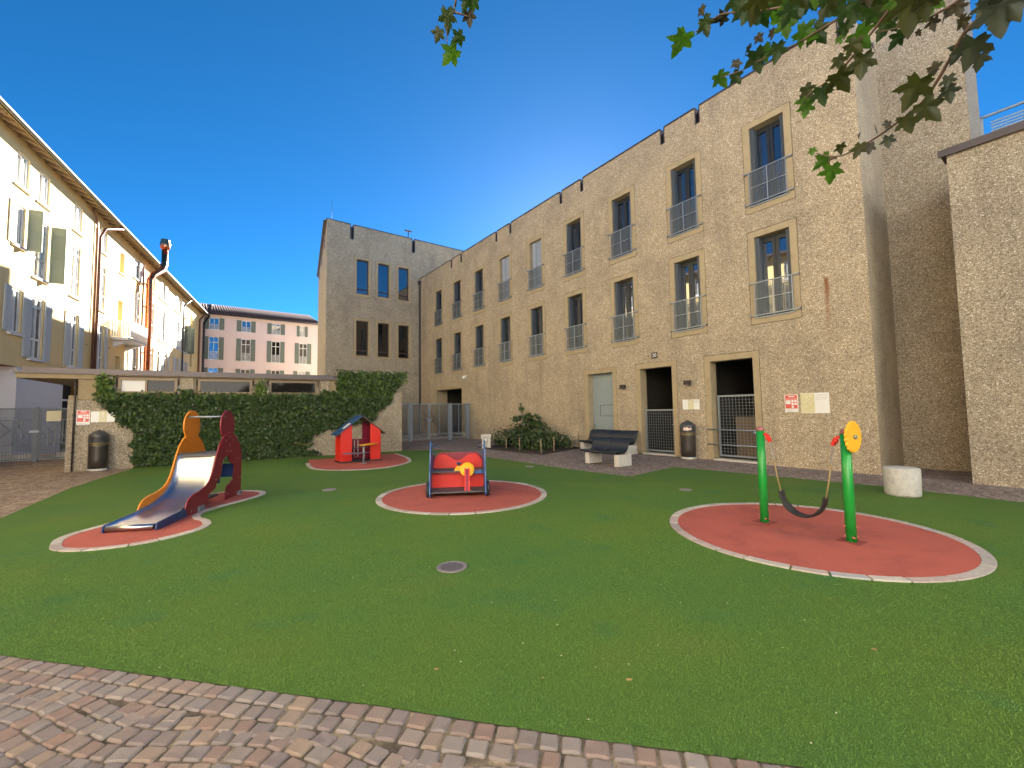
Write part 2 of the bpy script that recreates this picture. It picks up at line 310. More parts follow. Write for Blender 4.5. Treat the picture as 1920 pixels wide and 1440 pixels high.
LEAVES=[([2.121,1.253,3.542],0.192,'b'),([2.168,1.123,3.568],0.136,'d'),([2.185,1.149,3.69],0.069,'n'),([2.192,1.057,3.578],0.091,'n'),([2.188,0.894,3.506],0.217,'d'),([2.212,0.976,3.597],0.154,'d'),([2.313,0.874,3.531],0.176,'d'),([2.118,0.892,3.429],0.134,'d'),([2.265,0.788,3.464],0.168,'d'),([2.38,0.779,3.492],0.127,'d'),([2.24,0.686,3.374],0.149,'d'),([2.172,0.745,3.271],0.123,'b'),([2.231,0.679,3.224],0.137,'b'),([2.295,0.654,3.235],0.117,'d'),([2.304,0.627,3.316],0.085,'n'),([2.306,0.591,3.325],0.125,'d'),([2.253,0.907,3.262],0.151,'d'),([2.206,0.802,3.203],0.121,'d'),([2.254,0.871,3.277],0.092,'b'),([2.28,1.021,3.335],0.067,'n'),([2.272,1.101,3.299],0.106,'b'),([2.311,1.039,3.286],0.087,'d'),([2.202,0.932,3.312],0.058,'n'),([2.28,0.903,3.396],0.059,'n'),([2.274,0.813,3.28],0.051,'n'),([2.303,0.854,3.391],0.058,'n'),([2.02,0.442,2.906],0.131,'b'),([1.984,0.453,2.864],0.078,'o'),([2.029,0.516,2.866],0.068,'o'),([2.026,0.449,2.803],0.123,'o'),([2.063,0.522,2.811],0.115,'o'),([2.111,0.652,2.87],0.074,'o'),([2.101,0.601,2.814],0.092,'d'),([2.124,0.674,2.84],0.08,'b'),([2.14,0.676,2.813],0.076,'b'),([2.164,0.417,3.06],0.119,'d'),([2.198,0.507,3.159],0.135,'d'),([2.205,0.464,3.162],0.124,'d'),([2.112,0.392,2.964],0.097,'d'),([1.958,0.293,2.857],0.181,'o'),([2.013,0.334,2.944],0.141,'d'),([1.966,0.256,2.853],0.093,'o'),([2.068,0.355,2.859],0.072,'d'),([2.215,0.539,3.126],0.069,'d'),([2.148,0.541,3.044],0.038,'b'),([2.001,0.246,2.803],0.051,'n'),([2.0,0.216,2.809],0.054,'n'),([1.921,0.177,2.753],0.054,'n'),([1.999,0.282,2.798],0.028,'n'),([1.708,0.086,2.537],0.134,'g'),([1.774,0.119,2.618],0.058,'g'),([1.704,0.066,2.545],0.096,'g'),([1.776,0.157,2.609],0.053,'n'),([1.776,0.147,2.514],0.099,'g'),([1.81,0.174,2.551],0.075,'g'),([1.793,0.136,2.485],0.059,'g'),([1.857,0.234,2.558],0.058,'n'),([1.825,0.283,2.499],0.11,'o'),([1.863,0.251,2.436],0.098,'o'),([1.84,0.206,2.491],0.049,'g'),([1.856,0.206,2.461],0.06,'g'),([1.906,0.312,2.444],0.073,'o'),([1.935,0.34,2.489],0.022,'n'),([1.933,0.37,2.483],0.04,'n'),([1.928,0.398,2.481],0.039,'n'),([1.956,0.375,2.434],0.05,'g'),([1.99,0.436,2.455],0.055,'n'),([1.981,0.468,2.459],0.064,'o'),([1.962,0.457,2.502],0.027,'n'),([2.002,0.524,2.504],0.049,'o'),([2.04,0.602,2.5],0.08,'b'),([2.07,0.581,2.449],0.094,'b'),([2.011,0.621,2.545],0.039,'b'),([2.476,0.557,3.377],0.125,'d'),([1.98,0.353,2.988],0.053,'d'),([1.816,0.495,3.008],0.082,'d'),([1.818,0.666,3.149],0.114,'o'),([1.994,0.343,3.001],0.085,'d'),([2.57,0.324,3.354],0.116,'d'),([1.9,0.646,3.095],0.091,'d'),([2.163,0.276,3.039],0.109,'o'),([1.985,0.616,3.222],0.067,'d'),([1.976,0.332,2.926],0.083,'b'),([2.09,0.654,3.298],0.109,'d'),([2.535,0.502,3.478],0.139,'d'),([2.02,0.631,3.224],0.095,'o'),([2.257,0.533,3.342],0.063,'d'),([2.188,0.287,3.073],0.067,'n'),([2.175,0.683,3.342],0.119,'d'),([2.584,0.458,3.419],0.087,'o'),([1.879,0.789,3.281],0.102,'d'),([2.177,0.305,3.025],0.071,'b'),([2.646,0.459,3.413],0.121,'b'),([1.701,0.661,3.103],0.113,'o'),([1.999,0.377,3.007],0.065,'o'),([2.59,0.327,3.272],0.118,'b'),([1.772,0.715,3.106],0.116,'o'),([1.885,0.536,3.095],0.105,'b'),([2.66,0.374,3.354],0.076,'n'),([2.164,0.441,3.162],0.073,'n'),([2.089,0.827,3.433],0.14,'d'),([2.174,0.571,3.274],0.066,'b'),([2.328,0.576,3.344],0.067,'b'),([2.49,0.529,3.359],0.092,'b'),([2.202,0.77,3.362],0.12,'b'),([2.053,0.484,3.174],0.09,'b'),([1.965,0.676,3.244],0.092,'b'),([2.542,0.555,3.414],0.13,'b'),([2.348,0.907,3.573],0.11,'b'),([2.485,0.639,3.485],0.081,'b'),([1.95,0.529,3.063],0.099,'o'),([2.136,0.381,3.06],0.095,'o'),([2.005,0.495,3.039],0.071,'d'),([1.008,1.915,3.577],0.15,'d'),([0.983,1.977,3.531],0.084,'o'),([1.063,1.998,3.469],0.159,'b'),([1.076,1.932,3.527],0.095,'d'),([1.105,1.847,3.59],0.086,'n'),([1.068,1.82,3.633],0.094,'d'),([1.12,1.833,3.666],0.096,'d')]
TWIGS=[[[1.665,0.043,2.606],[1.725,0.109,2.581],[1.77,0.158,2.577],[1.833,0.208,2.538],[1.891,0.263,2.5],[1.931,0.312,2.494],[1.968,0.386,2.483],[1.997,0.465,2.478],[2.018,0.542,2.488],[2.019,0.61,2.537]],[[2.052,0.551,2.504],[2.046,0.575,2.502],[2.06,0.578,2.473]],[[1.979,0.269,3.004],[2.02,0.362,2.956],[2.051,0.426,2.925],[2.082,0.521,2.876],[2.096,0.578,2.864],[2.102,0.65,2.854],[2.125,0.677,2.837]],[[2.147,0.349,3.183],[2.198,0.473,3.183],[2.222,0.621,3.202],[2.244,0.743,3.222],[2.248,0.878,3.254],[2.264,0.987,3.276],[2.256,1.113,3.311]],[[2.307,0.433,3.369],[2.281,0.667,3.412],[2.207,0.885,3.489],[2.162,1.012,3.556],[2.168,1.096,3.583],[2.162,1.248,3.581]],[[1.892,0.102,2.804],[1.948,0.176,2.803],[1.988,0.224,2.826],[2.023,0.285,2.853],[2.03,0.394,2.905]],[[0.948,1.638,3.827],[1.019,1.837,3.642],[1.019,1.854,3.627],[1.027,1.872,3.607],[1.011,1.898,3.592],[1.012,1.923,3.568],[1.039,1.976,3.504]],[[1.027,1.872,3.607],[1.068,1.854,3.603],[1.095,1.845,3.597]]]
# ================================================================ SETTING: ground sheets
def sheet(name,poly,z,mat,parent=None):
    mb=MB(); mb.add([(x,y,z) for x,y in poly],[tuple(range(len(poly)))]); o=mb.build(name,mat,parent)
    if parent is None: o['kind']='structure'
    return o
sheet('ground',[(-300,-300),(300,-300),(300,300),(-300,300)],-.06,MAT['asphalt'])
sheet('courtyard_paving',[(-40,-30),(16,-30),(16,60),(-40,60)],-.016,MAT['pave_far'])
sheet('side_paving',[(-20,-6),(-1.2,4.5),(-2.2,9.7),(-2.0,12.8),(-1.2,16.75),(-3.2,30),(-20,30)],-.012,MAT['pave_left'])
EDGE=[(-2.9,6.28),(-.996,4.17),(-.159,3.255),(.745,2.263),(1.451,1.446),(2.044,.804),(3.2,-.47),(6.5,-4.1)]
TURF=EDGE+[(10.1,-8.),(9.99,.789),(10.12,2.36),(9.862,4.655),(9.665,6.333),(8.087,6.138),(7.627,6.085),(7.574,6.706),(7.462,7.805),(7.45,9.632),(7.45,11.643),(7.55,13.736),(7.40,14.921),(6.3,15.72)]+[(-1.5,16.5),(-2.2,12.8),(-2.39,9.7)]
turf=sheet('turf',TURF,0,MAT['turf'])
# light edging strip where turf meets the paved side (thin stone line)
near=sheet('cobble_paving',[(-2.9,6.28),(-.996,4.17),(-.159,3.255),(.745,2.263),(1.451,1.446),(2.044,.804),(3.2,-.47),(6.5,-4.1),(4,-6),(-6,-2),(-8,5)],-.005,MAT['sand'])
# --- turf blades near the camera: short pile, nobody could count it
def inside(P,poly):
    x,y=P.T; n=len(poly); c=np.zeros(len(P),bool); j=n-1
    for i in range(n):
        xi,yi=poly[i]; xj,yj=poly[j]
        c^=((yi>y)!=(yj>y))&(x<(xj-xi)*(y-yi)/(yj-yi+1e-12)+xi); j=i
    return c
PADS=[(5.857,2.114,1.53),(3.82,6.75,1.52),(1.97,3.71,.155)]
def blades(name,N,rmin,rmax):
    q=rng.random(N); rad=rmin+(rmax-rmin)*q**1.15; az=np.radians(rng.uniform(-24,100,N)); P=np.c_[rad*np.sin(az),rad*np.cos(az)]
    k=inside(P,TURF)
    for (cx,cy,rr) in PADS: k&=(P[:,0]-cx)**2+(P[:,1]-cy)**2>rr**2
    P=P[k]; rad=rad[k]; n=len(P); a=rng.uniform(0,2*np.pi,n); fade=np.clip((rmax-rad)/(.45*rmax),.25,1)
    hh=.010*rng.uniform(.6,1.25,n)*fade; ww=(.0006+.00036*rad)*rng.uniform(.7,1.3,n); ln=rng.normal(0,.6,(n,2))*hh[:,None]
    V=np.zeros((n,3,3)); V[:,0,:2]=P+np.c_[np.cos(a),np.sin(a)]*ww[:,None]; V[:,1,:2]=P-np.c_[np.cos(a),np.sin(a)]*ww[:,None]; V[:,2,:2]=P+ln; V[:,2,2]=hh
    me=bpy.data.meshes.new(name); me.vertices.add(3*n); me.vertices.foreach_set('co',V.reshape(-1)); me.loops.add(3*n); me.loops.foreach_set('vertex_index',np.arange(3*n,dtype=np.int32))
    me.polygons.add(n); me.polygons.foreach_set('loop_start',np.arange(0,3*n,3,dtype=np.int32)); me.polygons.foreach_set('loop_total',np.full(n,3,dtype=np.int32)); me.update(calc_edges=True); me.validate()
    me.materials.append(MAT['blade']); return link(name,me,turf)
b=blades('grass_pile',800000,.75,9.); b['kind']='stuff'
# --- cobbles
def cobble_mesh(i):
    bm=bmesh.new(); rs=random.Random(i)
    cr=[[sx*(.5+rs.uniform(-.05,.0)),sy*(.5+rs.uniform(-.05,.0))] for sx,sy in ((-1,-1),(1,-1),(1,1),(-1,1))]
    def lerp(u,v): 
        a=[cr[0][k]*(1-u)+cr[1][k]*u for k in (0,1)]; b=[cr[3][k]*(1-u)+cr[2][k]*u for k in (0,1)]; return [a[k]*(1-v)+b[k]*v for k in (0,1)]
    T=[0,.1,.5,.9,1]; n=len(T)-1; g=[[None]*(n+1) for _ in range(n+1)]
    tx,ty=rs.uniform(-.05,.05),rs.uniform(-.05,.05)
    for a in range(n+1):
        for c in range(n+1):
            x,y=lerp(T[a],T[c]); ea=a in (0,n); ec=c in (0,n)
            z=tx*x+ty*y+rs.uniform(-.035,.035)-(.13 if (ea or ec) else 0)-(.10 if (ea and ec) else 0)
            if ea and ec: x*=.93; y*=.93
            elif ea: x*=1+rs.uniform(-.04,.03)
            elif ec: y*=1+rs.uniform(-.04,.03)
            g[a][c]=bm.verts.new((x,y,z))
    for a in range(n):
        for c in range(n): bm.faces.new((g[a][c],g[a+1][c],g[a+1][c+1],g[a][c+1]))
    ring=[g[a][0] for a in range(n)]+[g[n][c] for c in range(n)]+[g[a][n] for a in range(n,0,-1)]+[g[0][c] for c in range(n,0,-1)]
    low=[bm.verts.new((v.co.x,v.co.y,-.7)) for v in ring]
    for k in range(len(ring)): bm.faces.new((ring[k],low[k],low[(k+1)%len(low)],ring[(k+1)%len(ring)]))
    bmesh.ops.recalc_face_normals(bm,faces=bm.faces)
    me=bpy.data.meshes.new('cobble'); bm.to_mesh(me); bm.free(); me.materials.append(MAT['cobble'])
    return me
CM=[cobble_mesh(i) for i in range(10)]
e0=Vector((-.996,4.17)); e1=Vector((2.044,.804)); ed=(e1-e0).normalized(); en=Vector((-abs(ed.y),-abs(ed.x))); en=Vector((ed.y,-ed.x)); en=en if en.dot(Vector((0,0))-e0)>0 else -en
def edge_at(a):   # point on the real turf edge at arclength a from e0 (piecewise)
    x=e0.x+ed.x*a
    pts=EDGE
    for (x0,y0),(x1,y1) in zip(pts,pts[1:]):
        if x0<=x<=x1: return Vector((x,y0+(y1-y0)*(x-x0)/(x1-x0)))
    return e0+ed*a
cobs=[]
def addc(a,bq,rot,sx,sy):
    p=edge_at(a)+en*bq; cobs.append((p.x,p.y,rot,sx,sy))
ea=math.atan2(ed.y,ed.x)
for row,(bq,sz) in enumerate([(.052,.098),(.155,.096)]):
    a=-2.3
    while a<4.9:
        l=random.uniform(.085,.118); addc(a+l/2,bq,ea+random.uniform(-.05,.05),l-.007,sz*random.uniform(.93,1.0)); a+=l+random.uniform(.002,.008)
per=1.5
for k in range(0,26):
    a=-2.4+ (k%2)*.04
    while a<4.9:
        l=random.uniform(.078,.112); m=a+l/2
        ph=2*math.pi*m/per; arc=.05*(1+math.cos(ph)); sl=-.05*math.sin(ph)*2*math.pi/per
        bq=.205+.094*(k-3)+arc
        ang=math.atan(sl)
        if .195<bq<.252: bq=.252
        if bq>.248 and bq<1.9: addc(m,bq+random.uniform(-.006,.006),ea-ang*(1 if en.dot(Vector((-ed.y,ed.x)))<0 else -1)+random.uniform(-.09,.09),l-.005,(.092*math.cos(ang)-.005)*random.uniform(.95,1.03))
        a+=(l+random.uniform(.002,.010))*math.cos(ang)
def vis(x,y):
    d=Vector((x,y,-1.5)); z=d.dot(f_)
    if z<.15: return None
    px=960+793.577*d.dot(r_)/z; py=720-793.577*d.dot(u_)/z
    return (px,py,z) if -60<px<1980 and py<1500 else None
inn=[];outn=[]
for c in cobs: (inn if vis(c[0],c[1]) else outn).append(c)
inn.sort(key=lambda c:vis(c[0],c[1])[2]); rest=inn[300:]+outn; inn=inn[:300]
for c in inn:
    link('cobble',random.choice(CM),near,(c[0],c[1],random.uniform(.004,.008)),(random.uniform(-.015,.015),random.uniform(-.015,.015),c[2]),(c[3]*1.035,c[4]*1.035,.05))
V=[];Fc=[]
for c in rest:
    me=random.choice(CM); ca,sa=math.cos(c[2]),math.sin(c[2]); b0=len(V)
    V.extend([(c[0]+v.co.x*1.03*c[3]*ca-v.co.y*1.03*c[4]*sa,c[1]+v.co.x*1.03*c[3]*sa+v.co.y*1.03*c[4]*ca,.007+v.co.z*.05) for v in me.vertices]); Fc.extend([tuple(b0+i for i in p.vertices) for p in me.polygons])
if rest:
    t=stone('porphyry_rest',[(.25,.20,.195),(.38,.25,.19),(.31,.275,.265),(.44,.31,.22),(.30,.235,.23)],False)
    me=bpy.data.meshes.new('cobbles'); me.from_pydata(V,[],Fc); me.materials.append(t); o=link('cobbles',me,near); o['kind']='stuff'
# --- play pads with kerb stones
def pad(name,outline,kerb=.105,stone_len=.30,skip=None,back=False):
    n=len(outline); P=[Vector(p) for p in outline]
    area=sum(P[i].x*P[(i+1)%n].y-P[(i+1)%n].x*P[i].y for i in range(n))
    if area<0: P.reverse()
    N=[]
    for i in range(n):
        d=(P[(i+1)%n]-P[i-1]).normalized(); N.append(Vector((-d.y,d.x)))
    inner=[p+m*kerb*.9 for p,m in zip(P,N)]
    o=sheet(name,[tuple(p) for p in inner],.006,MAT['rubber'])
    acc=0; start=0; stones=[]
    for i in range(n+1):
        if i>0: acc+=(P[i%n]-P[i-1]).length
        if acc>=stone_len*random.uniform(.8,1.2) or i==n:
            if i>start: stones.append((start,i))
            start=i; acc=0
    for (a,b) in stones:
        mid=P[((a+b)//2)%n]
        if skip and skip(mid): continue
        idx=[k%n for k in range(a,b+1)]
        if len(idx)<2: continue
        out=[P[k] for k in idx]; inn2=[P[k]+N[k]*kerb for k in idx]
        c=sum(out+inn2,Vector((0,0)))/(2*len(idx)); g=1-.009/max(.06,(out[0]-out[-1]).length/2)
        out=[c+(q-c)*g for q in out]; inn2=[c+(q-c)*g for q in inn2]
        mb=MB(); m=len(idx); zt=.012+random.uniform(-.002,.003)
        loc=(c.x,c.y,0)
        pts=[(q.x-c.x,q.y-c.y) for q in out]+[(q.x-c.x,q.y-c.y) for q in reversed(inn2)]
        mb.prism(pts,XY,-.03,zt); mb.build('kerb_stone',MAT['kerb'],o,bevel=.005,loc=loc)
    return o
circ=lambda cx,cy,r,n=96:[(cx+r*math.cos(2*math.pi*k/n),cy+r*math.sin(2*math.pi*k/n)) for k in range(n)]
pad('swing_pad',circ(5.857,2.114,1.52)); pad('car_pad',circ(3.82,6.75,1.50))
pad('slide_pad',catmull([(-1.40,7.27),(-1.31,6.95),(-1.05,6.72),(-.65,6.62),(-.30,6.70),(.02,6.93),(.14,7.20),(.12,7.50),(.02,7.80),(.08,8.13),(.30,8.43),(.62,8.73),(.94,9.08),(1.02,9.40),(.90,9.72),(.66,9.92),(.36,9.98),(.05,9.85),(-.2,9.5),(-.45,8.95),(-.85,8.4),(-1.22,7.95),(-1.40,7.6)],5))
pad('house_pad',[(2.70,14.98)]+catmull([(2.52,13.9),(2.42,13.1),(2.42,12.4),(2.66,11.82),(3.25,11.34),(4.0,11.24),(4.66,11.62),(5.18,12.29),(5.48,13.3),(5.62,14.2)],6,False)+[(5.68,14.84)]+[(5.68-.298*k,14.84+.014*k) for k in range(1,10)],kerb=.11,stone_len=.34,skip=lambda p:p.y>14.75)
# --- manhole covers in the turf
def cover(label,x,y,rad,holes,z=.004):
    t=thing('manhole_cover',label,'drain cover',(x,y,0),.5,'drain covers in the turf')
    m=MB(); m.lathe([(rad*.98,.0),(rad,.012),(rad*.9,.013),(rad*.89,.006)],32); m.build('rim',MAT['iron'],t)
    m=MB(); m.lathe([(rad*.87,0),(rad*.87,.010)],32); m.build('lid',MAT['iron'],t)
    if holes:
        m=MB()
        for i in range(-4,5):
            for j in range(-4,5):
                xx=i*rad*.19+(j%2)*rad*.095; yy=j*rad*.17
                if math.hypot(xx,yy)<rad*.74: m.box(xx-rad*.062,xx+rad*.062,yy-rad*.055,yy+rad*.055,.0085,.0112)
        m.build('drain_hole',MAT['rubberblk'],t)
    return t
cover('round iron drain grate with rows of holes in the near turf',1.97,3.71,.145,True)
cover('small dull iron cover in turf between slide and playhouse',2.03,8.83,.13,False)
cover('small dull iron cover in turf between car and swing',7.12,4.44,.11,False)
cover('small faint iron cover in turf near the bench paving',7.0,8.82,.11,False)
# ================================================================ RIGHT BUILDING
RB=thing('apartment_block','long beige pebbled concrete building with two rows of railed windows','building',(11.809,0,0),-math.pi/2)
WC=[4.655+2.393*i for i in range(9)]
ZU=(6.685,9.183); ZL=(3.668,6.167); TOP=10.5; HW=.585; FR=.165
holes=[]
g_=.012
for yc in WC:
    for z0,z1 in (ZU,ZL): holes.append((-yc-HW-g_,-yc+HW+g_,z0-g_,z1+g_,.05))
DOORS=[(9.879,11.422,2.965),(7.515,9.035,2.965),(5.10,6.614,2.97),(20.78,24.30,2.946)]
for a,b,zt in DOORS: holes.append((-b-g_,-a+g_,-.05,zt+g_,.05))
NOTCH=[2.95,6.496,7.694,11.304,12.497,16.076,17.271,20.876,22.055,25.65]
for y in NOTCH: holes.append((-y-.075,-y+.075,10.02,TOP+.01,.25))
mb=MB(); wall_grid(mb,-26.64,-2.75,-.05,TOP,holes)
mb.quad((-2.75,0,-.05),(-2.75,1.9,-.05),(-2.75,1.9,TOP),(-2.75,0,TOP))
mb.quad((-26.6,.4,TOP-.62),(-2.75,.4,TOP-.62),(-2.75,9,TOP-.62),(-26.6,9,TOP-.62)); mb.quad((-26.6,.25,TOP-.62),(-2.75,.25,TOP-.62),(-2.75,.25,TOP),(-26.6,.25,TOP))
mb.quad((-26.6,9,0),(-26.6,9,TOP),(-2.75,9,TOP),(-2.75,9,0)); mb.quad((-2.75,1.9,0),(-2.75,9,0),(-2.75,9,TOP),(-2.75,1.9,TOP))
mb.build('wall',MAT['agg'],RB)
mb=MB(); seg=[-26.6]+[v for y in sorted(NOTCH,reverse=True) for v in (-y-.075,-y+.075)]+[-2.74]
for a,b in zip(seg[::2],seg[1::2]): mb.box(a,b,-.03,.27,TOP,TOP+.045)
mb.build('roof_edge',MAT['cap'],RB)
for y in NOTCH[:-1]:
    mb=MB(); mb.box(-y-.078,-y-.05,-.012,.2,10.0,TOP+.02); mb.box(-y+.05,-y+.078,-.012,.2,10.0,TOP+.02); mb.box(-y-.05,-y+.05,-.012,.2,10.0,10.03); mb.box(-y-.05,-y+.05,.19,.2,10.03,TOP-.02); mb.build('roof_scupper',MAT['cap'],RB)
# window parts, built round local origin = centre bottom of the surround
def ring(w,h,f,y0,y1,foot=True):
    m=MB(); m.box(-w,-w+f,y0,y1,0,h); m.box(w-f,w,y0,y1,0,h); m.box(-w+f,w-f,y0,y1,h-f,h)
    if foot: m.box(-w+f,w-f,y0,y1,0,f)
    return m
Hh=2.498
me_sur=ring(HW,Hh,FR,-.004,.34).mesh('surround',MAT['surround'])
iw=HW-FR
m=MB(); 
for a,b,c,d in ((-iw,-iw+.06,FR,Hh-FR),(iw-.06,iw,FR,Hh-FR),(-iw+.06,iw-.06,Hh-FR-.07,Hh-FR),(-iw+.06,iw-.06,FR,FR+.07)): m.box(a,b,.24,.31,c,d)
for s in (-1,1):
    m.box(s*.005,s*.075,.22,.30,FR+.07,Hh-FR-.07)
    m.box(s*(iw-.06),s*(iw-.115),.225,.30,FR+.07,Hh-FR-.07); m.box(s*.075,s*(iw-.115),.225,.30,Hh-FR-.14,Hh-FR-.07); m.box(s*.075,s*(iw-.115),.225,.30,FR+.07,FR+.14)
me_win=m.mesh('window',MAT['anth'])
pw=(iw-.115-.075)
me_pane={k:MB().box(0,pw,.268,.275,FR+.14,Hh-FR-.14).mesh('pane',MAT[k]) for k in ('glass','glass_b','glass_d')}
m=MB(); 
for k in range(4): m.box(-iw+.002+k*.026,-iw+.002+k*.026+.02,.05,.235,FR+.02,Hh-FR-.02)
me_fold=m.mesh('folding_shutter',MAT['fold'])
m=MB()
for k in range(4): m.box(iw-.022-k*.026,iw-.002-k*.026,.06,.225,FR+.02,Hh-FR-.02)
me_fold2=m.mesh('folding_shutter',MAT['fold'])
m=MB(); 
for k in range(3): m.box(-iw+.1+k*.25,-iw+.1+k*.25+.235,.10+.02*(k%2),.135+.02*(k%2),FR+.03,Hh-FR-.03)
me_closed=m.mesh('folding_shutter',simple('pale_blue_shutter',(.30,.34,.40),.5,.2))
RT,RBm=7.772-6.685,6.905-6.685
m=MB()
for z in (RT,RBm): 
    m.box(-HW+.02,HW-.02,-.075,-.045,z-.014,z+.014)
    for s in (-1,1): m.box(s*(HW-.02)-.02,s*(HW-.02)+.02,-.085,-.004,z-.02,z+.02)
for x in (-iw-.02,0,iw+.02): m.box(x-.012,x+.012,-.072,-.048,RBm-.03,RT)
m.box(-iw-.02,iw+.02,-.068,-.052,(RT+RBm)/2-.012,(RT+RBm)/2+.012); m.box(-iw-.05,iw+.05,-.05,.24,RBm-.075,RBm-.045)
me_rail=m.mesh('railing',MAT['galv'])
def panelmesh(w,h):
    m=MB(); n=int(h/.021)
    for k in range(n): m.box(0,w,-.063,-.058,k*h/n,k*h/n+.0085)
    for k in range(int(w/.05)+1): m.box(k*.05,k*.05+.006,-.0565,-.055,0,h)
    return m.mesh('perforated_panel',simple('galvanised_panel',(.15,.18,.21),.5,.5))
ph=(RT-RBm)/2-.06; pww=iw+.02-.05
me_panel=panelmesh(pww,ph)
for i,yc in enumerate(WC):
    for j,(z0,z1) in enumerate((ZU,ZL)):
        L=(-yc,0,z0)
        link('surround',me_sur,RB,L)
        wn=link('window',me_win,RB,L)
        gk='glass_b' if (j==0 or i<3) else 'glass'
        link('pane',me_pane[gk],wn,(.075,0,0)); link('pane',me_pane[gk],wn,(-.075-pw,0,0))
        if j==0 and i in (4,5): link('folding_shutter',me_closed,RB,L)
        else: link('folding_shutter',me_fold,RB,L); link('folding_shutter',me_fold2,RB,L)
        rl=link('railing',me_rail,RB,L)
        for sx in (-iw-.02+.025,.025):
            for sz in (RBm+.03,RBm+(RT-RBm)/2+.03): link('perforated_panel',me_panel,rl,(sx,0,sz))
# doors
for k,(a,b,zt) in enumerate(DOORS):
    w2=(b-a)/2; m=ring(w2,zt,.165,-.004,.34 if k<3 else .75,False); m.build('door_surround',MAT['surround'],RB,loc=(-(a+b)/2,0,0))
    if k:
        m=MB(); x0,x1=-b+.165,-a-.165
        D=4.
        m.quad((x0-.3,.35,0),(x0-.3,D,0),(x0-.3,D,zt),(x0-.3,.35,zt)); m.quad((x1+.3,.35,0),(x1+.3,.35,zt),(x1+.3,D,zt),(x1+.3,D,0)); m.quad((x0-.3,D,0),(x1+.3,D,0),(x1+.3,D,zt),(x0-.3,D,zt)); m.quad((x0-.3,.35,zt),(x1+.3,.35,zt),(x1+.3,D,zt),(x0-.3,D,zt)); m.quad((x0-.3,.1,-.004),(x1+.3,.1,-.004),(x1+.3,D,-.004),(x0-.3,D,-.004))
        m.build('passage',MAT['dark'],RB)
        if k<3: MB().box(x0,x1,.02,.33,-.05,.035).build('threshold',MAT['cblock'],RB)
a,b,zt=DOORS[0]; dr=MB().box(-b+.165,-a-.165,.27,.33,.01,zt-.165).build('door',MAT['door'],RB)
m=MB(); x0=-b+.165; x1=-a-.165; cx=(x0+x1)/2
for (p,q,c,d) in ((cx-.25,cx+.45,1.22,1.235),(cx-.25,cx+.45,1.62,1.635),(cx-.25,cx-.235,1.235,1.62),(cx+.435,cx+.45,1.235,1.62)): m.box(p,q,.264,.272,c,d)
m.build('hatch_joint',MAT['anth'],dr); m=MB(); m.box(x0+.06,x0+.09,.245,.27,.78,.92); m.box(x0+.06,x0+.19,.215,.235,.87,.89); m.bar((x0+.075,.22,.88),(x0+.075,.27,.88),.02); m.build('handle',MAT['galv'],dr)
# gates in door 2 and 3: framed wire grid
def wiregate(x0,x1,y,z0,z1,parent,pitch=.085):
    m=MB()
    for p,q,c,d in ((x0,x0+.05,z0,z1),(x1-.05,x1,z0,z1),(x0+.05,x1-.05,z0,z0+.05),(x0+.05,x1-.05,z1-.05,z1)): m.box(p,q,y-.02,y+.02,c,d)
    g=m.build('gate',MAT['galv'],parent)
    m=MB(); n=int((x1-x0-.1)/pitch)
    for k in range(1,n): m.box(x0+.05+k*(x1-x0-.1)/n-.0035,x0+.05+k*(x1-x0-.1)/n+.0035,y-.004,y+.003,z0+.05,z1-.05)
    n=int((z1-z0-.1)/pitch)
    for k in range(1,n): m.box(x0+.05,x1-.05,y+.004,y+.010,z0+.05+k*(z1-z0-.1)/n-.0035,z0+.05+k*(z1-z0-.1)/n+.0035)
    m.build('wire_grid',MAT['galv'],g); return g
a,b,zt=DOORS[1]; g2=wiregate(-b+.19,-a-.18,.20,.09,1.45,RB); MB().box(-a-.32,-a-.22,.15,.17,.95,.975).build('handle',MAT['galv'],g2)
a,b,zt=DOORS[2]; g3=wiregate(-b+.22,-a-.18,.26,.09,1.83,RB)
for z in (.44,.86):
    m=MB(); m.tube([(-b+.03,-.03,z),(-a-.03,-.03,z)],.018,8); m.box(-b+.03,-b+.07,-.03,.0,z-.02,z+.02); m.build('guard_rail',MAT['galv'],RB)
MB().box(-b+.24,-a-.5,1.2,1.3,0,1.2).build('stored_board',MAT['stake'],RB)
# downpipe in the inner corner
m=MB(); m.box(-26.56,-26.46,-.1,-.0,0,10.1); m.box(-26.6,-26.38,-.16,.05,10.1,10.35); m.build('downpipe',MAT['cap'],RB)
# stair tower behind the recess
m=MB(); m.box(-2.95,-1.25,1.89,3.9,-.05,15.2); m.build('stair_tower',MAT['agg3'],RB)
m=MB(); m.box(-2.85,-2.77,1.80,1.885,10.35,10.75); m.build('outlet_box',MAT['cap'],RB)
# ---- low wing on the far right
LW=thing('low_concrete_wing','low pebbled concrete wall block with dark roof edge at the right side','building',(11.76,0,0),-math.pi/2)
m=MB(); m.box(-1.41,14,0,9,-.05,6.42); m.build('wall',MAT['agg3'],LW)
m=MB(); m.box(-1.50,14,-.07,.5,6.42,6.50); m.box(-1.52,14,-.09,-.07,6.36,6.50); m.build('roof_edge',MAT['cap'],LW)
m=MB()
for x in [-1.0+1.1*k for k in range(8)]: m.box(x-.02,x+.02,1.03,1.07,6.5,7.36)
m.box(-1.02,8,1.03,1.07,7.33,7.37); m.build('roof_railing',MAT['galv'],LW)
m=MB()
for k in range(8):
    for q in range(10): m.box(-1.0+1.1*k+.12,-1.0+1.1*k+.98,1.045,1.055,6.62+q*.062,6.62+q*.062+.028)
m.build('railing_slats',MAT['galv'],LW)
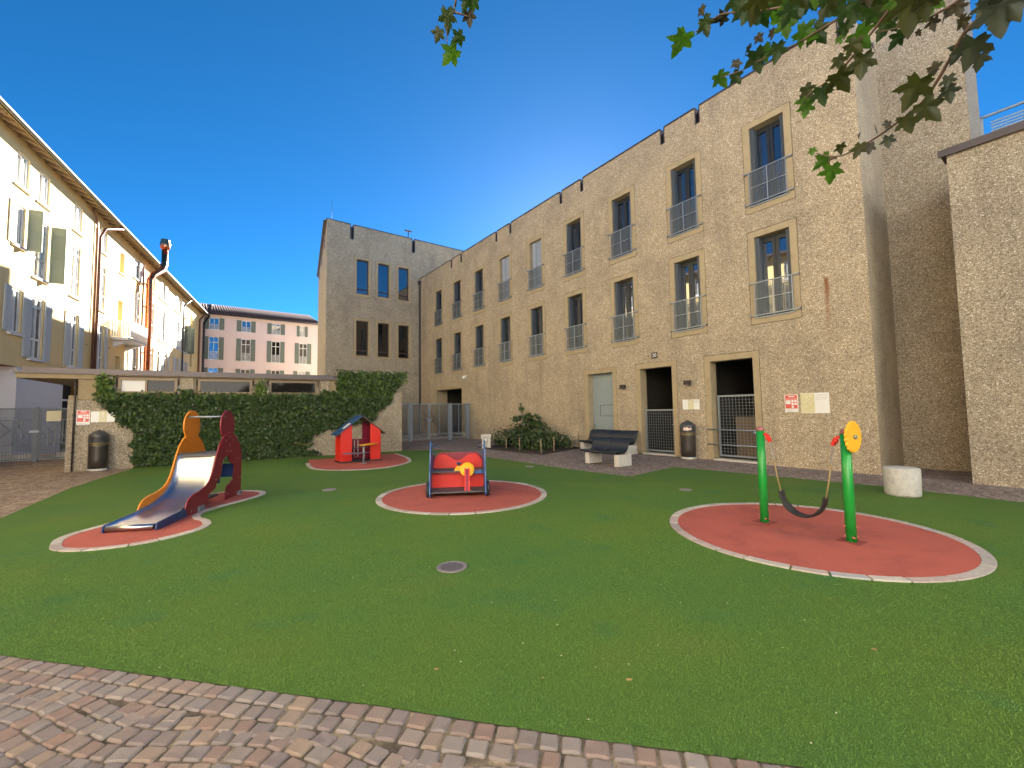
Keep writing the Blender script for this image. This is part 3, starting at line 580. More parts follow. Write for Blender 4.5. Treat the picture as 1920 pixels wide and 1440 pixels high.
# ---- wall fittings of the right building
def wall_thing(name,label,cat,y,z,group=None): return thing(name,label,cat,(11.809,y,z),-math.pi/2,group)
P=wall_thing('house_number_plaque','small black house number plaque reading 20 above the gate','plaque',8.28,3.196)
MB().box(-.11,.11,-.012,.0,-.098,.098).build('plate',MAT['plaque'],P)
fc=bpy.data.curves.new('digits','FONT'); fc.body='20'; fc.size=.16; fc.align_x='CENTER'; fc.align_y='CENTER'; fc.extrude=.002; fc.offset=.0
fo=bpy.data.objects.new('digits',fc); COL.objects.link(fo); dg=bpy.context.evaluated_depsgraph_get(); me=bpy.data.meshes.new_from_object(fo.evaluated_get(dg)); bpy.data.objects.remove(fo)
me.materials.clear(); me.materials.append(MAT['signw']); link('digits',me,P,(0,-.015,0),(math.pi/2,0,0))
for lab,y,z in (('small dark wall lamp between grey door and numbered gate',9.525,2.232),('small dark wall lamp above the map sign beside the bin',7.111,2.224)):
    t=wall_thing('wall_lamp',lab,'lamp',y,z,'wall lamps'); MB().box(-.05,.05,-.03,0,-.07,.07).build('bracket',MAT['lamp'],t); m=MB(); m.box(-.085,.085,-.17,-.03,-.055,.08); m.build('housing',MAT['lamp'],t,bevel=.01); MB().box(-.06,.06,-.15,-.05,-.065,-.055).build('lens',MAT['signgrey'],t)
t=wall_thing('security_camera','small white dome camera on the wall above the passage','camera',20.44,3.36); m=MB(); m.box(-.05,.05,-.03,0,-.05,.1); m.box(-.03,.03,-.16,-.03,.03,.08); m.build('bracket',MAT['whitef'],t)
m=MB(); m.lathe([(.02,-.12),(.07,-.1),(.09,-.04),(.09,.03)],16,(0,-.17)); m.build('dome',MAT['whitef'],t)
def sign_red(t,w,h):
    MB().box(0,w,-.012,0,0,h).build('board',MAT['signw'],t)
    m=MB(); m.box(.015,w-.015,-.0145,-.012,h*.76,h*.97); m.box(.015,w-.015,-.0145,-.012,h*.2,h*.74); m.build('red_print',MAT['signr'],t)
    m=MB(); m.box(.03,w*.46,-.0165,-.0145,h*.46,h*.68)
    for i in range(2):
        for j in range(3):
            if i==1 and j==0: continue
            m.box(w*(.52+.22*i),w*(.52+.22*i)+w*.17,-.0165,-.0145,h*(.24+.165*j),h*(.24+.165*j)+h*.125)
    m.box(w*.3,w*.75,-.0165,-.0145,h*.86,h*.91); m.build('white_print',MAT['signw'],t)
    m=MB(); m.box(w*.08,w*.7,-.0145,-.012,h*.09,h*.11); m.box(w*.08,w*.5,-.0145,-.012,h*.05,h*.065); m.build('grey_print',MAT['signgrey'],t)
def sign_map(t,w,h,a,b,flip=False):
    MB().box(0,w,-.012,0,0,h).build('board',MAT['signw'],t)
    MB().box(w*a,w*b,-.0145,-.012,h*.02,h*.98).build('map_print',MAT['signg'],t)
    m=MB(); rs=random.Random(3)
    for k in range(22):
        x=rs.uniform(w*a+.03,w*b-.05); z=rs.uniform(.04,h-.05); dx,dz=rs.choice([(.035,0),(.02,.025),(-.02,.025)])
        m.bar((x,-.0155,z),(x+dx,-.0155,z+dz),.002,.007)
    m.build('path_print',MAT['signw'],t)
    m=MB()
    x0,x1=(w*b+.02,w-.02) if not flip else (w*b+.015,w-.015)
    for k in range(4): m.box(x0,x1-(.03 if k%2 else 0),-.0145,-.012,h*.9-k*h*.075,h*.9-k*h*.075+.006)
    m.build('grey_print',MAT['signgrey'],t)
t=wall_thing('notice_board','red and white rules notice with picture boxes on right facade','sign',4.543,1.345,'red rules notices'); sign_red(t,.294,.43)
t=wall_thing('map_sign','large sand and white park map sign beside the swing wall','sign',4.193,1.315,'park map signs'); sign_map(t,.589,.486,0,.5)
t=wall_thing('map_sign','narrow white and sand map sign above the bin by the gates','sign',7.343,1.433,'park map signs'); sign_map(t,.541,.30,.34,.66,True)
# ---- unseen house added behind the camera to bounce sun into the yard
SH=thing('reflector_house','pale plastered house added behind the viewpoint to bounce sunlight','building',(13,-14,0),math.pi-.42)
Hs=[(2.+3.*i,3.1+3.*i,z,z+1.7,.15) for i in range(8) for z in (1.2,4.4,7.6)]
m=MB(); wall_grid(m,0,27,-.05,11,Hs); m.quad((0,8,0),(27,8,0),(27,8,11),(0,8,11)); m.quad((0,0,11),(27,0,11),(27,8,11),(0,8,11)); m.quad((27,0,0),(27,8,0),(27,8,11),(27,0,11)); m.build('wall',MAT['white_pl2'],SH)
pm=MB().box(0,1.1,.12,.15,0,1.7).mesh('window',MAT['glass'])
for h in Hs: link('window',pm,SH,(h[0],0,h[2]))
# ================================================================ TOWER
TW=thing('corner_tower','taller pebbled concrete corner tower with six narrow brown windows','building',(5.83,26.635,0),0)
xs=[(7.44,8.5),(8.79,9.84),(10.15,11.18)]; zt_=[(8.742,11.247),(4.864,7.356)]
H=[]
for a,b in xs:
    for z0,z1 in zt_: H.append((a-5.83-g_,b-5.83+g_,z0-g_,z1+g_,.05))
for x in (7.297,11.352): H.append((x-5.83-.11,x-5.83+.11,12.30,13.3,.3))
m=MB(); wall_grid(m,0,9.6,-.05,13.2,H)
m.quad((0,0,-.05),(0,0,13.2),(2.02,12.2,13.2),(2.02,12.2,-.05)); m.quad((2.02,12.2,0),(2.02,12.2,13.2),(12,12.2,13.2),(12,12.2,0)); m.quad((9.6,0,0),(9.6,12.2,0),(9.6,12.2,13.2),(9.6,0,13.2)); m.quad((0,.3,12.8),(9.6,.3,12.8),(9.6,12.2,12.8),(2.02,12.2,12.8)); m.quad((.05,.3,12.3),(9.6,.3,12.3),(9.6,.3,13.2),(.05,.3,13.2))
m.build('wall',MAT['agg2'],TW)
m=MB(); m.box(1.57,5.41,-.03,.3,13.2,13.245); m.box(5.63,9.6,-.03,.3,13.2,13.245); m.box(-.03,1.36,-.03,.3,13.2,13.245); m.bar((-.02,.3,13.222),(2.0,12.2,13.222),.25,.045); m.build('roof_edge',MAT['cap'],TW)
for x in (1.467,5.522):
    m=MB(); m.box(x-.115,x-.075,-.012,.25,12.27,13.22); m.box(x+.075,x+.115,-.012,.25,12.27,13.22); m.box(x-.075,x+.075,-.012,.25,12.27,12.31); m.box(x-.075,x+.075,.24,.25,12.31,13.15); m.build('roof_scupper',MAT['cap'],TW)
for k in (0.2,.5,.8):
    m=MB(); p=Vector((2.02*k,12.2*k,0)); m.box(p.x-.03,p.x+.06,p.y-.1,p.y+.1,12.3,13.2); m.build('roof_scupper',MAT['cap'],TW)
for a,b in xs:
    for j,(z0,z1) in enumerate(zt_):
        L=((a+b)/2-5.83,0,z0); w2=(b-a)/2; h=z1-z0; f=.155
        ring(w2,h,f,-.004,.3).build('surround',MAT['surround'],TW,loc=L)
        iw2=w2-f; m=MB()
        for p,q,c,d in ((-iw2,-iw2+.05,f,h-f),(iw2-.05,iw2,f,h-f),(-iw2+.05,iw2-.05,h-f-.06,h-f),(-iw2+.05,iw2-.05,f,f+.06),(-iw2+.05,iw2-.05,f+.28,f+.36)): m.box(p,q,.14,.22,c,d)
        m.box(-iw2-.02,iw2+.02,-.03,.15,f-.005,f+.02)
        wn=m.build('window',MAT['brownf'],TW,loc=L); gm=MAT['glass_b'] if j==0 else MAT['glass_d']
        MB().box(-iw2+.05,iw2-.05,.17,.18,f+.36,h-f-.06).build('pane',gm,wn); MB().box(-iw2+.05,iw2-.05,.17,.18,f+.06,f+.28).build('pane',gm,wn)
m=MB(); m.tube([(.35,.4,12.8),(.35,.4,14.6)],.010,6); m.build('antenna_rod',MAT['rubberblk'],TW)
m=MB(); m.tube([(5.4,.6,12.8),(5.4,.6,13.95)],.03,8); m.bar((5.15,.6,13.97),(5.65,.6,13.97),.09,.07); m.build('vent_pipe',MAT['brownpipe'],TW)
m=MB(); m.box(2.2,8,5,10.,12.8,14.6); m.build('roof_shadow_box',MAT['agg2'],TW)  # unseen box added to step the shadow cast on the cream house
# hidden wing added along the lane to shade the lower cream house
RW=thing('shadow_wing','unseen pebbled concrete block added behind the tower for its shadow','building',(8.3,38.9,0),0)
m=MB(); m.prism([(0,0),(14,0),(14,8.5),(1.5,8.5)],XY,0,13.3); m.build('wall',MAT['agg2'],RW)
# ================================================================ LEFT BUILDING (local x runs away along the facade)
LB=thing('plaster_apartment_house','long cream plastered house with shutters, wide eaves and copper flue','building',(-9.454,1.667,0),R(80))
UN=-18.; UF=52.7
EAVE=11.78; OV=.55; WT=12.0
row3=[(21.5,22.3),(22.96,23.75),(25.85,26.65),(28.65,29.5),(33.5,34.95),(36.9,37.7),(38.8,41.0),(42.95,44.9),(46.,46.7)]
row2=[(25.85,26.65),(28.7,29.5),(33.85,34.8),(36.9,37.7),(38.8,41.0),(42.95,45.0),(45.9,47.15)]
row1=[(22.86,23.76),(25.88,26.69),(28.82,29.58),(33.6,34.7),(37.0,37.75),(38.9,41.1),(43.34,44.3),(46.2,47.0)]
near_t=[-14.5,-11.5,-8.5,-5.5,-2.5,.5,3.5,6.5,9.5,12.5,15.5,18.5]
W=[]    # (a,b,z0,z1,style)
for a,b in row3: W.append((a,b,10.1,11.36,'w'))
for a,b in row2: W.append((a,b,7.03,9.40,'f'))
for a,b in row1: W.append((a,b,3.79,6.25,'s'))
W+=[(21.56,22.21,7.85,9.40,'p'),(22.93,23.85,7.03,9.40,'p'),(21.54,22.26,4.60,6.26,'s')]
for a in near_t: W+=[(a,a+.85,10.1,11.36,'w'),(a,a+.85,7.03,9.40,'f'),(a,a+.85,3.79,6.25,'s')]
OPEN=[(31.3,32.0,9.72,10.95),(31.28,32.0,5.95,8.15),(31.25,31.95,3.5,4.9),(48.4,49.15,9.65,10.86),(48.5,49.15,6.0,8.05)]
HO=[(a,b,c,d,.14) for a,b,c,d,_ in W]+[(*o,.35) for o in OPEN]
m=MB(); wall_grid(m,UN,UF,3.38,WT,HO)
m.quad((UN,0,3.3),(UN,11,3.3),(UN,11,WT),(UN,0,WT)); m.quad((UN,11,0),(UF,11,0),(UF,11,WT),(UN,11,WT)); m.quad((UF,0,0),(UF,0,WT),(UF,11,WT),(UF,11,0)); m.build('wall',MAT['cream'],LB)
m=MB(); wall_grid(m,22.2,25.6,-.05,3.38,[]); wall_grid(m,27.4,UF,-.05,3.38,[]); m.quad((22.2,0,0),(22.2,.5,0),(22.2,.5,3.38),(22.2,0,3.38)); m.build('ground_floor_wall',MAT['white_pl'],LB)
m=MB(); m.quad((UN,.5,-.05),(22.2,.5,-.05),(22.2,.5,3.38),(UN,.5,3.38)); m.quad((UN,0,3.38),(22.2,0,3.38),(22.2,.5,3.38),(UN,.5,3.38)); m.build('arcade_wall',MAT['salmon'],LB)
m=MB(); m.quad((25.6,.4,0),(27.4,.4,0),(27.4,.4,3.38),(25.6,.4,3.38)); m.quad((25.6,0,0),(25.6,.4,0),(25.6,.4,3.38),(25.6,0,3.38)); m.build('shop_recess',MAT['dark'],LB)
m=MB(); 
for x in (25.9,27.1): m.box(x-.04,x+.04,.28,.36,.1,2.3)
m.box(25.94,27.06,.28,.36,2.22,2.3); m.build('shop_window_frame',MAT['whitef'],LB)
for o in OPEN: 
    MB().box(o[0],o[1],.33,.36,o[2],o[3]).build('pane',MAT['glass_d'],LB)
    if o[2]>9: MB().box(o[0]-.08,o[1]+.08,-.09,.1,o[2]-.06,o[2]).build('sill',MAT['pinkp'],LB)
cache={}
def lb_window(a,b,z0,z1,st):
    w=b-a; h=z1-z0; key=(round(w,2),round(h,2),st)
    if key not in cache:
        m=MB(); n=1 if w<1.3 else 2; sw=w/n
        for s in range(n):
            o=s*sw; f=.07
            m.box(o,o+f,.05,.12,0,h); m.box(o+sw-f,o+sw,.05,.12,0,h); m.box(o+f,o+sw-f,.05,.12,h-f,h); m.box(o+f,o+sw-f,.05,.12,0,.1 if h<1.6 else .08); m.box(o+sw/2-.05,o+sw/2+.05,.04,.12,.08,h-f)
            if h>2: m.box(o+f,o+sw-f,.045,.12,h-.42,h-.35); m.box(o+f,o+sw-f,.045,.12,.75,.82)
        fm=m.mesh('window',MAT['whitef']); gm=MB().box(.02,w-.02,.095,.1,.03,h-.03).mesh('pane',MAT['glass_c' if st!='s' else 'glass']); sm=MB().box(-.1,w+.1,-.10,.06,-.09,-.001).mesh('sill',MAT['white_pl']); cache[key]=(fm,gm,sm)
    fm,gm,sm=cache[key]; L=(a,0,z0); wn=link('window',fm,LB,L); link('pane',gm,wn); link('sill',sm,wn)
def shutter_mesh(w,h,mat):
    m=MB(); m.box(0,w,0,.035,0,h)
    for c,d in ((.06,h*.42),(h*.42+.07,h*.82),(h*.82+.07,h-.06)):
        m.box(.05,.065,-.012,-.001,c,d); m.box(w-.065,w-.05,-.012,-.001,c,d); m.box(.065,w-.065,-.012,-.001,c,c+.015); m.box(.065,w-.065,-.012,-.001,d-.015,d)
    return m.mesh('shutter',mat)
sh={}
def shutter(x,z,w,h,mat,rz,parent=LB):
    k=(round(w,2),round(h,2),mat); 
    if k not in sh: sh[k]=shutter_mesh(w,h,MAT[mat])
    return link('shutter',sh[k],parent,(x,-.05,z),(0,0,rz))
for a,b,z0,z1,st in W:
    lb_window(a,b,z0,z1,st); w=b-a; h=z1-z0
    if st=='s' and w<1.4:
        shutter(a-w*.55,z0,w*.52,h,'shut_w',random.uniform(-.05,0)); shutter(b+w*.03,z0,w*.52,h,'shut_w',random.uniform(0,.06)*-1)
    if st=='s' and w>=1.4:
        shutter(a+.42,z0,.42,h,'shut_w',R(-178)+0); shutter(b+.04,z0,.42,h,'shut_w',-.04); shutter(a+.85,z0,.45,h,'shut_w',-.02)
shutter(21.20,7.85,.34,1.55,'whitef',-.04); shutter(22.24,7.82,.42,1.62,'shut_g',R(-90)); shutter(23.88,7.03,.47,2.38,'shut_g',R(-88)); 
for a,z,h in ((38.75,10.1,1.26),(40.,10.1,1.26),(43.,10.1,1.26),(44.9,10.1,1.26),(38.85,7.03,2.37),(40.2,7.03,2.37),(43.0,7.03,2.37),(44.3,7.03,2.37),(34.4,10.1,1.26)): shutter(a,z,.5,h,'whitef',-.06)
shutter(45.95,7.03,.5,2.35,'shut_g',R(-80)); shutter(47.15,7.03,.5,2.35,'shut_g',R(-80))
# roof, eaves, rafters, gutter
m=MB(); sl=.34
m.quad((UN,-OV,EAVE),(UF+.5,-OV,EAVE),(UF+.5,6,EAVE+(6+OV)*sl),(UN,6,EAVE+(6+OV)*sl)); m.quad((UN,12,EAVE),(UF+.5,12,EAVE),(UF+.5,6,EAVE+(6+OV)*sl),(UN,6,EAVE+(6+OV)*sl))
m.quad((UN,-OV,EAVE-.03),(UF+.5,-OV,EAVE-.03),(UF+.5,.3,EAVE-.03+(.3+OV)*sl),(UN,.3,EAVE-.03+(.3+OV)*sl)); m.build('roof',MAT['tile'],LB)
m=MB(); m.quad((UN,-OV,EAVE-.035),(UF,-OV,EAVE-.035),(UF,.2,EAVE-.035+(.2+OV)*sl),(UN,.2,EAVE-.035+(.2+OV)*sl)); m.build('soffit',MAT['woodeave'],LB)
me=MB().add([(-.04,-OV+.02,EAVE-.13),(.04,-OV+.02,EAVE-.13),(.04,.1,EAVE-.13+(OV+.08)*sl),(-.04,.1,EAVE-.13+(OV+.08)*sl),(-.04,-OV+.02,EAVE-.04),(.04,-OV+.02,EAVE-.04),(.04,.1,EAVE-.04+(OV+.08)*sl),(-.04,.1,EAVE-.04+(OV+.08)*sl)],[(0,3,2,1),(4,5,6,7),(0,1,5,4),(1,2,6,5),(2,3,7,6),(3,0,4,7)]).mesh('rafter',MAT['woodeave'])
x=19.
while x<UF: link('rafter',me,LB,(x,0,0)); x+=.62
MB().box(UN,UF,-OV-.03,-OV,EAVE-.10,EAVE+.01).build('eave_board',MAT['eaveboard'],LB)
m=MB(); m.tube([(UN,-OV-.11,EAVE-.02),(UF,-OV-.11,EAVE-.02)],.075,10); m.build('gutter',MAT['gutter'],LB)
def pipe(pts,r,mat,name='downpipe'): return MB().tube(pts,r,10).build(name,MAT[mat],LB)
pipe([(28.35,-.10,0),(28.35,-.10,10.7),(28.5,-.25,11.2),(29.6,-OV-.05,EAVE-.1)],.062,'brownpipe'); pipe([(28.05,-.09,0),(28.05,-.09,11.2),(27.8,-.09,11.5),(27.5,-.06,11.75)],.045,'brownpipe')
pipe([(45.3,-.10,0),(45.3,-.10,11.0),(45.8,-OV,EAVE-.1)],.06,'anth'); pipe([(51.0,-.2,0),(51.0,-.2,10.9),(51.6,-OV,EAVE-.1)],.09,'brownpipe'); pipe([(51.9,-.4,0),(51.9,-.4,10.8),(52.5,-.7,11.6)],.10,'anth')
pipe([(34.9,-.42,0),(34.9,-.42,10.35),(35.1,-.55,10.75),(35.9,-.80,11.35),(36.2,-.85,11.8),(36.2,-.85,12.9)],.19,'copper','copper_flue')
m=MB(); m.lathe([(.19,12.9),(.28,13.0),(.30,13.3),(.24,13.55),(.25,13.6)],16,(36.2,-.85)); m.build('flue_cowl',MAT['copper'],LB)
m=MB(); m.tube([(34.55,-.2,0),(34.55,-.2,11.2)],.05,8); [m.box(34.5,34.95,-.3,-.15,z,z+.05) for z in (4,5.5,7,8.5,10)]; m.build('ladder_rail',MAT['brownpipe'],LB)
# balcony
m=MB(); m.prism([(30.4,-.0),(30.4,-.75),(30.75,-.9),(33.0,-.9),(33.2,-.75),(33.2,0)],XY,5.72,5.86); m.build('balcony_slab',MAT['white_pl'],LB)
for x in (30.9,32.7):
    m=MB(); m.add([(x-.12,0,5.72),(x+.12,0,5.72),(x+.12,-.8,5.72),(x-.12,-.8,5.72),(x-.12,0,5.35),(x+.12,0,5.35)],[(0,1,2,3),(0,4,5,1),(3,2,5,4),(0,3,4),(1,5,2)])
    m.build('corbel',MAT['white_pl'],LB)
m=MB(); 
for z in (5.9,6.78): m.box(30.42,33.18,-.87,-.83,z,z+.04); m.box(30.40,30.44,-.87,0,z,z+.04); m.box(33.16,33.2,-.87,0,z,z+.04)
for k in range(26): m.box(30.45+k*.108,30.45+k*.108+.07,-.862,-.842,5.94,6.78)
for k in range(7): m.box(30.41,30.43,-.8+k*.115,-.8+k*.115+.07,5.94,6.78)
m.build('balcony_railing',MAT['white_pl'],LB)
# iron wall hooks (shutter stays)
for (x,z) in ((20.9,10.9),(22.6,10.9),(24.3,10.7),(25.3,11.0),(27.1,10.8),(28.2,11.0),(30.,10.7),(25.3,8.2),(27.1,7.8),(28.2,8.1),(30.2,7.7),(35.3,8.2),(27.6,5.),(30.2,5.2)): MB().bar((x-.15,-.03,z),(x+.12,-.03,z-.01),.02).build('wall_hook',MAT['brownpipe'],LB)
# ================================================================ PINK HOUSE
PH=thing('pink_house','pale pink house with grey green shutters and brown tiled roof behind pavilion','building',(-.3,53.6,0),R(1))
cxs=[1.11,3.96,6.82,9.5]; HO=[]
wins=[]
for i,c in enumerate(cxs):
    w=.86 if i<3 else .52
    wins+=[(c-w/2,c+w/2,10.36,11.58),(c-.43+(.12 if i==3 else 0),c+.43+(.12 if i==3 else 0),7.2,9.58),(c-.43,c+.43,3.95,6.32)]
m=MB(); wall_grid(m,-1.,11.3,-.05,12.2,[(*q,.16) for q in wins]); m.quad((-1,12,0),(11.3,12,0),(11.3,12,12.2),(-1,12,12.2)); m.quad((11.3,0,0),(11.3,12,0),(11.3,12,12.2),(11.3,0,12.2)); m.build('wall',MAT['pinkp'],PH)
for k,(a,b,z0,z1) in enumerate(wins):
    w=b-a; h=z1-z0; m=MB(); f=.06
    m.box(a,a+f,.06,.14,z0,z1); m.box(b-f,b,.06,.14,z0,z1); m.box(a+f,b-f,.06,.14,z1-f,z1); m.box(a+f,b-f,.06,.14,z0,z0+f); m.box((a+b)/2-.03,(a+b)/2+.03,.05,.14,z0+f,z1-f)
    if h>2: m.box(a+f,b-f,.055,.14,z1-.62,z1-.55)
    m.box(a-.02,b+.02,-.08,.1,z0-.1,z0-.002)
    wn=m.build('window',MAT['whitef'],PH); MB().box(a+.02,b-.02,.1,.11,z0+.02,z1-.02).build('pane',MAT['glass_b'] if k%3!=1 or k<7 else MAT['glass_d'],wn)
    m=MB(); zz=.55 if h<2 else .85
    for q in range(7): x=a+.05+q*(w-.1)/6; m.box(x-.012,x+.012,-.03,-.01,z0,z0+zz)
    m.box(a,b,-.03,-.01,z0+zz-.03,z0+zz)
    for q in range(6):
        x=a+.05+(q+.5)*(w-.1)/6; m.bar((x-.05,-.02,z0+.05),(x+.05,-.02,z0+zz-.08),.015); m.bar((x+.05,-.02,z0+.05),(x-.05,-.02,z0+zz-.08),.015)
    m.build('window_guard',MAT['whitef'],PH)
    sw=.42 if w>.6 else .30; 
    for s,x in ((0,a-sw-.02),(1,b+.02)):
        k2=(round(sw,2),round(h,2),'shut_g')
        if k2 not in sh: sh[k2]=shutter_mesh(sw,h,MAT['shut_g'])
        link('shutter',sh[k2],PH,(x,-.05,z0),(0,0,0))
m=MB(); m.quad((-2,-.6,11.95),(11.5,-.6,11.95),(11.5,5.5,14.05),(-2,5.5,14.05)); m.quad((-2,12,11.95),(11.5,12,11.95),(11.5,5.5,14.05),(-2,5.5,14.05)); m.quad((-2,-.6,11.9),(11.5,-.6,11.9),(11.5,.2,12.2),(-2,.2,12.2))
rf=m.build('roof',MAT['tile'],PH)
tm=MB(); tm.tube([(0,-.66,11.97),(0,5.5,14.09)],[.10,.10],6,True); tme=tm.mesh('tile_row',MAT['tile'])
x=-1.9
while x<11.4: link('tile_row',tme,rf,(x,0,random.uniform(-.01,.01))); x+=.235
m=MB(); m.tube([(-1,-.68,11.88),(11.4,-.68,11.88)],.07,8); m.build('gutter',MAT['anth'],PH)
m=MB(); m.lathe([(.12,12.2),(.12,12.9),(.2,12.95),(.2,13.1)],10,(.75,.8)); m.build('roof_vent',MAT['gutter'],PH)
# ================================================================ PAVILION
PV=thing('garden_pavilion','low flat roofed pebbled concrete pavilion with narrow windows under ivy','building',(-2.855,16.57,0),R(-4.31))
m=MB()
m.box(-.13,6.78,0,.3,-.05,1.95); m.box(.45,6.78,.001,.3,1.95,2.10); m.box(6.78,9.17,0,.3,-.05,2.93)
for a,b in ((.48,.77),(2.33,2.63),(4.28,4.56),(6.25,6.53)): m.box(a,b,.0,.3,2.10,2.66)
m.box(-.13,.12,.3,4.6,-.05,1.95); m.box(8.95,9.17,.3,4.6,-.05,2.9)
m.build('wall',MAT['agg3'],PV)
m=MB(); m.box(.06,.45,.02,.3,1.96,2.66); m.box(-.12,.06,.01,.3,1.955,2.08); m.build('panel',MAT['band'],PV); MB().box(6.53,6.78,.05,.3,2.1,2.66).build('panel',MAT['band'],PV)
m=MB(); m.box(-1.12,.46,-.06,4.4,2.54,2.67); m.box(.46,6.76,-.06,4.4,2.645,2.67); m.build('fascia',MAT['band'],PV)
m=MB(); m.box(-1.16,6.80,-.12,4.5,2.67,2.735); m.box(-1.06,6.78,.1,4.4,2.735,2.84); m.build('roof_edge',MAT['cap'],PV)
for i,(a,b) in enumerate(((.77,2.33),(2.63,4.28),(4.56,6.25))):
    m=MB(); 
    m.box(a,a+.05,.08,.26,2.10,2.645); m.box(b-.05,b,.08,.26,2.10,2.645); m.box(a+.05,b-.05,.08,.26,2.10,2.15); m.box(a+.05,b-.05,.08,.26,2.60,2.645)
    m.box(a+.1,a+.17,.06,.2,2.15,2.6); m.box(b-.17,b-.1,.06,.2,2.15,2.6); m.box(a+.17,b-.17,.06,.2,2.15,2.21); m.box(a+.17,b-.17,.06,.2,2.54,2.6)
    if i==0: m.box(a+.70,a+.75,.06,.2,2.21,2.54)
    wn=m.build('window',MAT['bronze'],PV); gm=MAT['glass_p']
    if i==0:
        MB().box(a+.17,a+.70,.12,.13,2.21,2.54).build('white_panel',MAT['whitef'],wn); MB().box(a+.75,b-.17,.12,.13,2.21,2.54).build('pane',gm,wn)
    else: MB().box(a+.17,b-.17,.12,.13,2.21,2.54).build('pane',gm,wn)
m=MB(); m.tube([(.02,-.05,.0),(.02,-.05,2.4),(.02,.05,2.52)],.020,8); [m.box(-.01,.05,-.06,0,z,z+.03) for z in (.5,1.5,2.2)]; m.build('downpipe',MAT['lamp'],PV)
rz=R(-4.31); PVM=Matrix.Translation((-2.855,16.57,0))@Matrix.Rotation(rz,4,'Z')
def pv(s,y,z): return tuple(PVM@Vector((s,y,z)))
t=thing('notice_board','red and white rules notice beside the downpipe on the pavilion wall','sign',pv(.06,-.002,1.268),rz,'red rules notices'); sign_red(t,.27,.40)
t=thing('map_sign','white and sand map sign next to the ivy on the pavilion wall','sign',pv(.35,-.002,1.33),rz,'park map signs'); sign_map(t,.50,.30,.34,.66,True)
# ---- ivy
IV=[(.45,2.62),(.76,2.64),(.79,2.13),(2.3,2.13),(2.33,2.25),(2.6,2.2),(2.63,2.13),(4.25,2.13),(4.30,2.5),(4.5,2.6),(4.56,2.13),(6.21,2.12),(6.3,2.25),(6.78,2.2),(6.81,2.99),(9.34,3.0),(9.29,2.71),(8.95,2.4),(8.67,2.09),(8.76,1.95),(8.5,1.72),(8.21,1.53),(8.08,1.21),(7.6,1.12),(7.21,1.01),(6.7,.95),(6.31,.87),(5.92,.71),(5.98,.5),(5.88,.29),(5.58,.23),(6.16,.17),(6.24,.0),(1.41,.0),(1.25,.32),(1.38,.5),(1.19,.69),(1.37,.93),(1.24,1.14),(.98,1.33),(.81,1.63),(.57,1.81),(.45,2.04)]
def leafcloud(name,P,N,size,mat,parent,tri=False,jit=.55):
    """P points, N normals: one five-cornered leaf each"""
    n=len(P); r=rng.normal(0,jit,(n,3)); N=N+r; N/=np.linalg.norm(N,axis=1)[:,None]
    up=np.tile([0,0,-1.],(n,1))+rng.normal(0,.6,(n,3)); a=np.cross(up,N); a/=np.linalg.norm(a,axis=1)[:,None]+1e-9; b=np.cross(N,a)
    s=size*rng.uniform(.6,1.3,n)[:,None]
    sh_=[(0,-.5),(.5,-.15),(.28,.35),(0,.75),(-.28,.35),(-.5,-.15)]
    V=np.stack([P+a*s*x+b*s*y+N*s*(-.25*abs(x)) for x,y in sh_],1)
    K=len(sh_); me=bpy.data.meshes.new(name); me.vertices.add(n*K); me.vertices.foreach_set('co',V.reshape(-1)); me.loops.add(n*K); me.loops.foreach_set('vertex_index',np.arange(n*K,dtype=np.int32)); me.polygons.add(n); me.polygons.foreach_set('loop_start',np.arange(0,n*K,K,dtype=np.int32)); me.polygons.foreach_set('loop_total',np.full(n,K,dtype=np.int32)); me.update(calc_edges=True)
    me.materials.append(mat); return link(name,me,parent)
IVY=thing('ivy','dense dark green ivy covering the pavilion wall behind slide and playhouse','plant',(-2.855,16.57,0),rz)
N0=120000; S=np.c_[rng.uniform(.4,9.4,N0),rng.uniform(0,3.05,N0)]
jitS=S+rng.normal(0,.045,S.shape); keep=inside(jitS,IV); S=S[keep]
def lump(x,z): return .5+.5*np.sin(x*5.1+np.sin(z*4.3)*1.3)*np.sin(z*6.2+np.cos(x*3.7)*1.5)
low=1-.35*((S[:,1]<.75)&(S[:,0]>3.2)&(rng.random(len(S))<.5))
dens=rng.random(len(S))<(.46*low); S=S[dens]
dep=.04+.16*rng.random(len(S))**1.5*(.4+.6*lump(S[:,0],S[:,1]))+.05*lump(S[:,0]*2.3,S[:,1]*2.3)
Pn=np.c_[S[:,0],-dep,S[:,1]]; Nn=np.tile([0,-1,.35],(len(S),1))
young=((S[:,1]>2.0)&(rng.random(len(S))<.25))|((S[:,0]<.85)&(S[:,1]>2.0)&(rng.random(len(S))<.6))|((S[:,0]>4.25)&(S[:,0]<4.6)&(S[:,1]>2.12)&(rng.random(len(S))<.85))|(rng.random(len(S))<.03)
o=leafcloud('foliage',Pn[~young],Nn[~young],.062,MAT['ivy'],IVY); o['kind']='stuff'
o=leafcloud('young_foliage',Pn[young],Nn[young],.058,MAT['ivy2'],IVY); o['kind']='stuff'
m=MB()
for k in range(14):
    x=random.uniform(1.6,6.); pts=[(x,-.03,0)]
    for q in range(5): x+=random.uniform(-.25,.25); pts.append((x,-.03,.35*(q+1)+random.uniform(-.1,.1)))
    m.tube(pts,.012,5)
m.tube([(5.4,-.18,.52),(5.75,-.2,.42),(6.0,-.19,.5),(6.12,-.18,.68),(6.1,-.15,.9)],.011,5); m.build('stem',MAT['stake'],IVY)
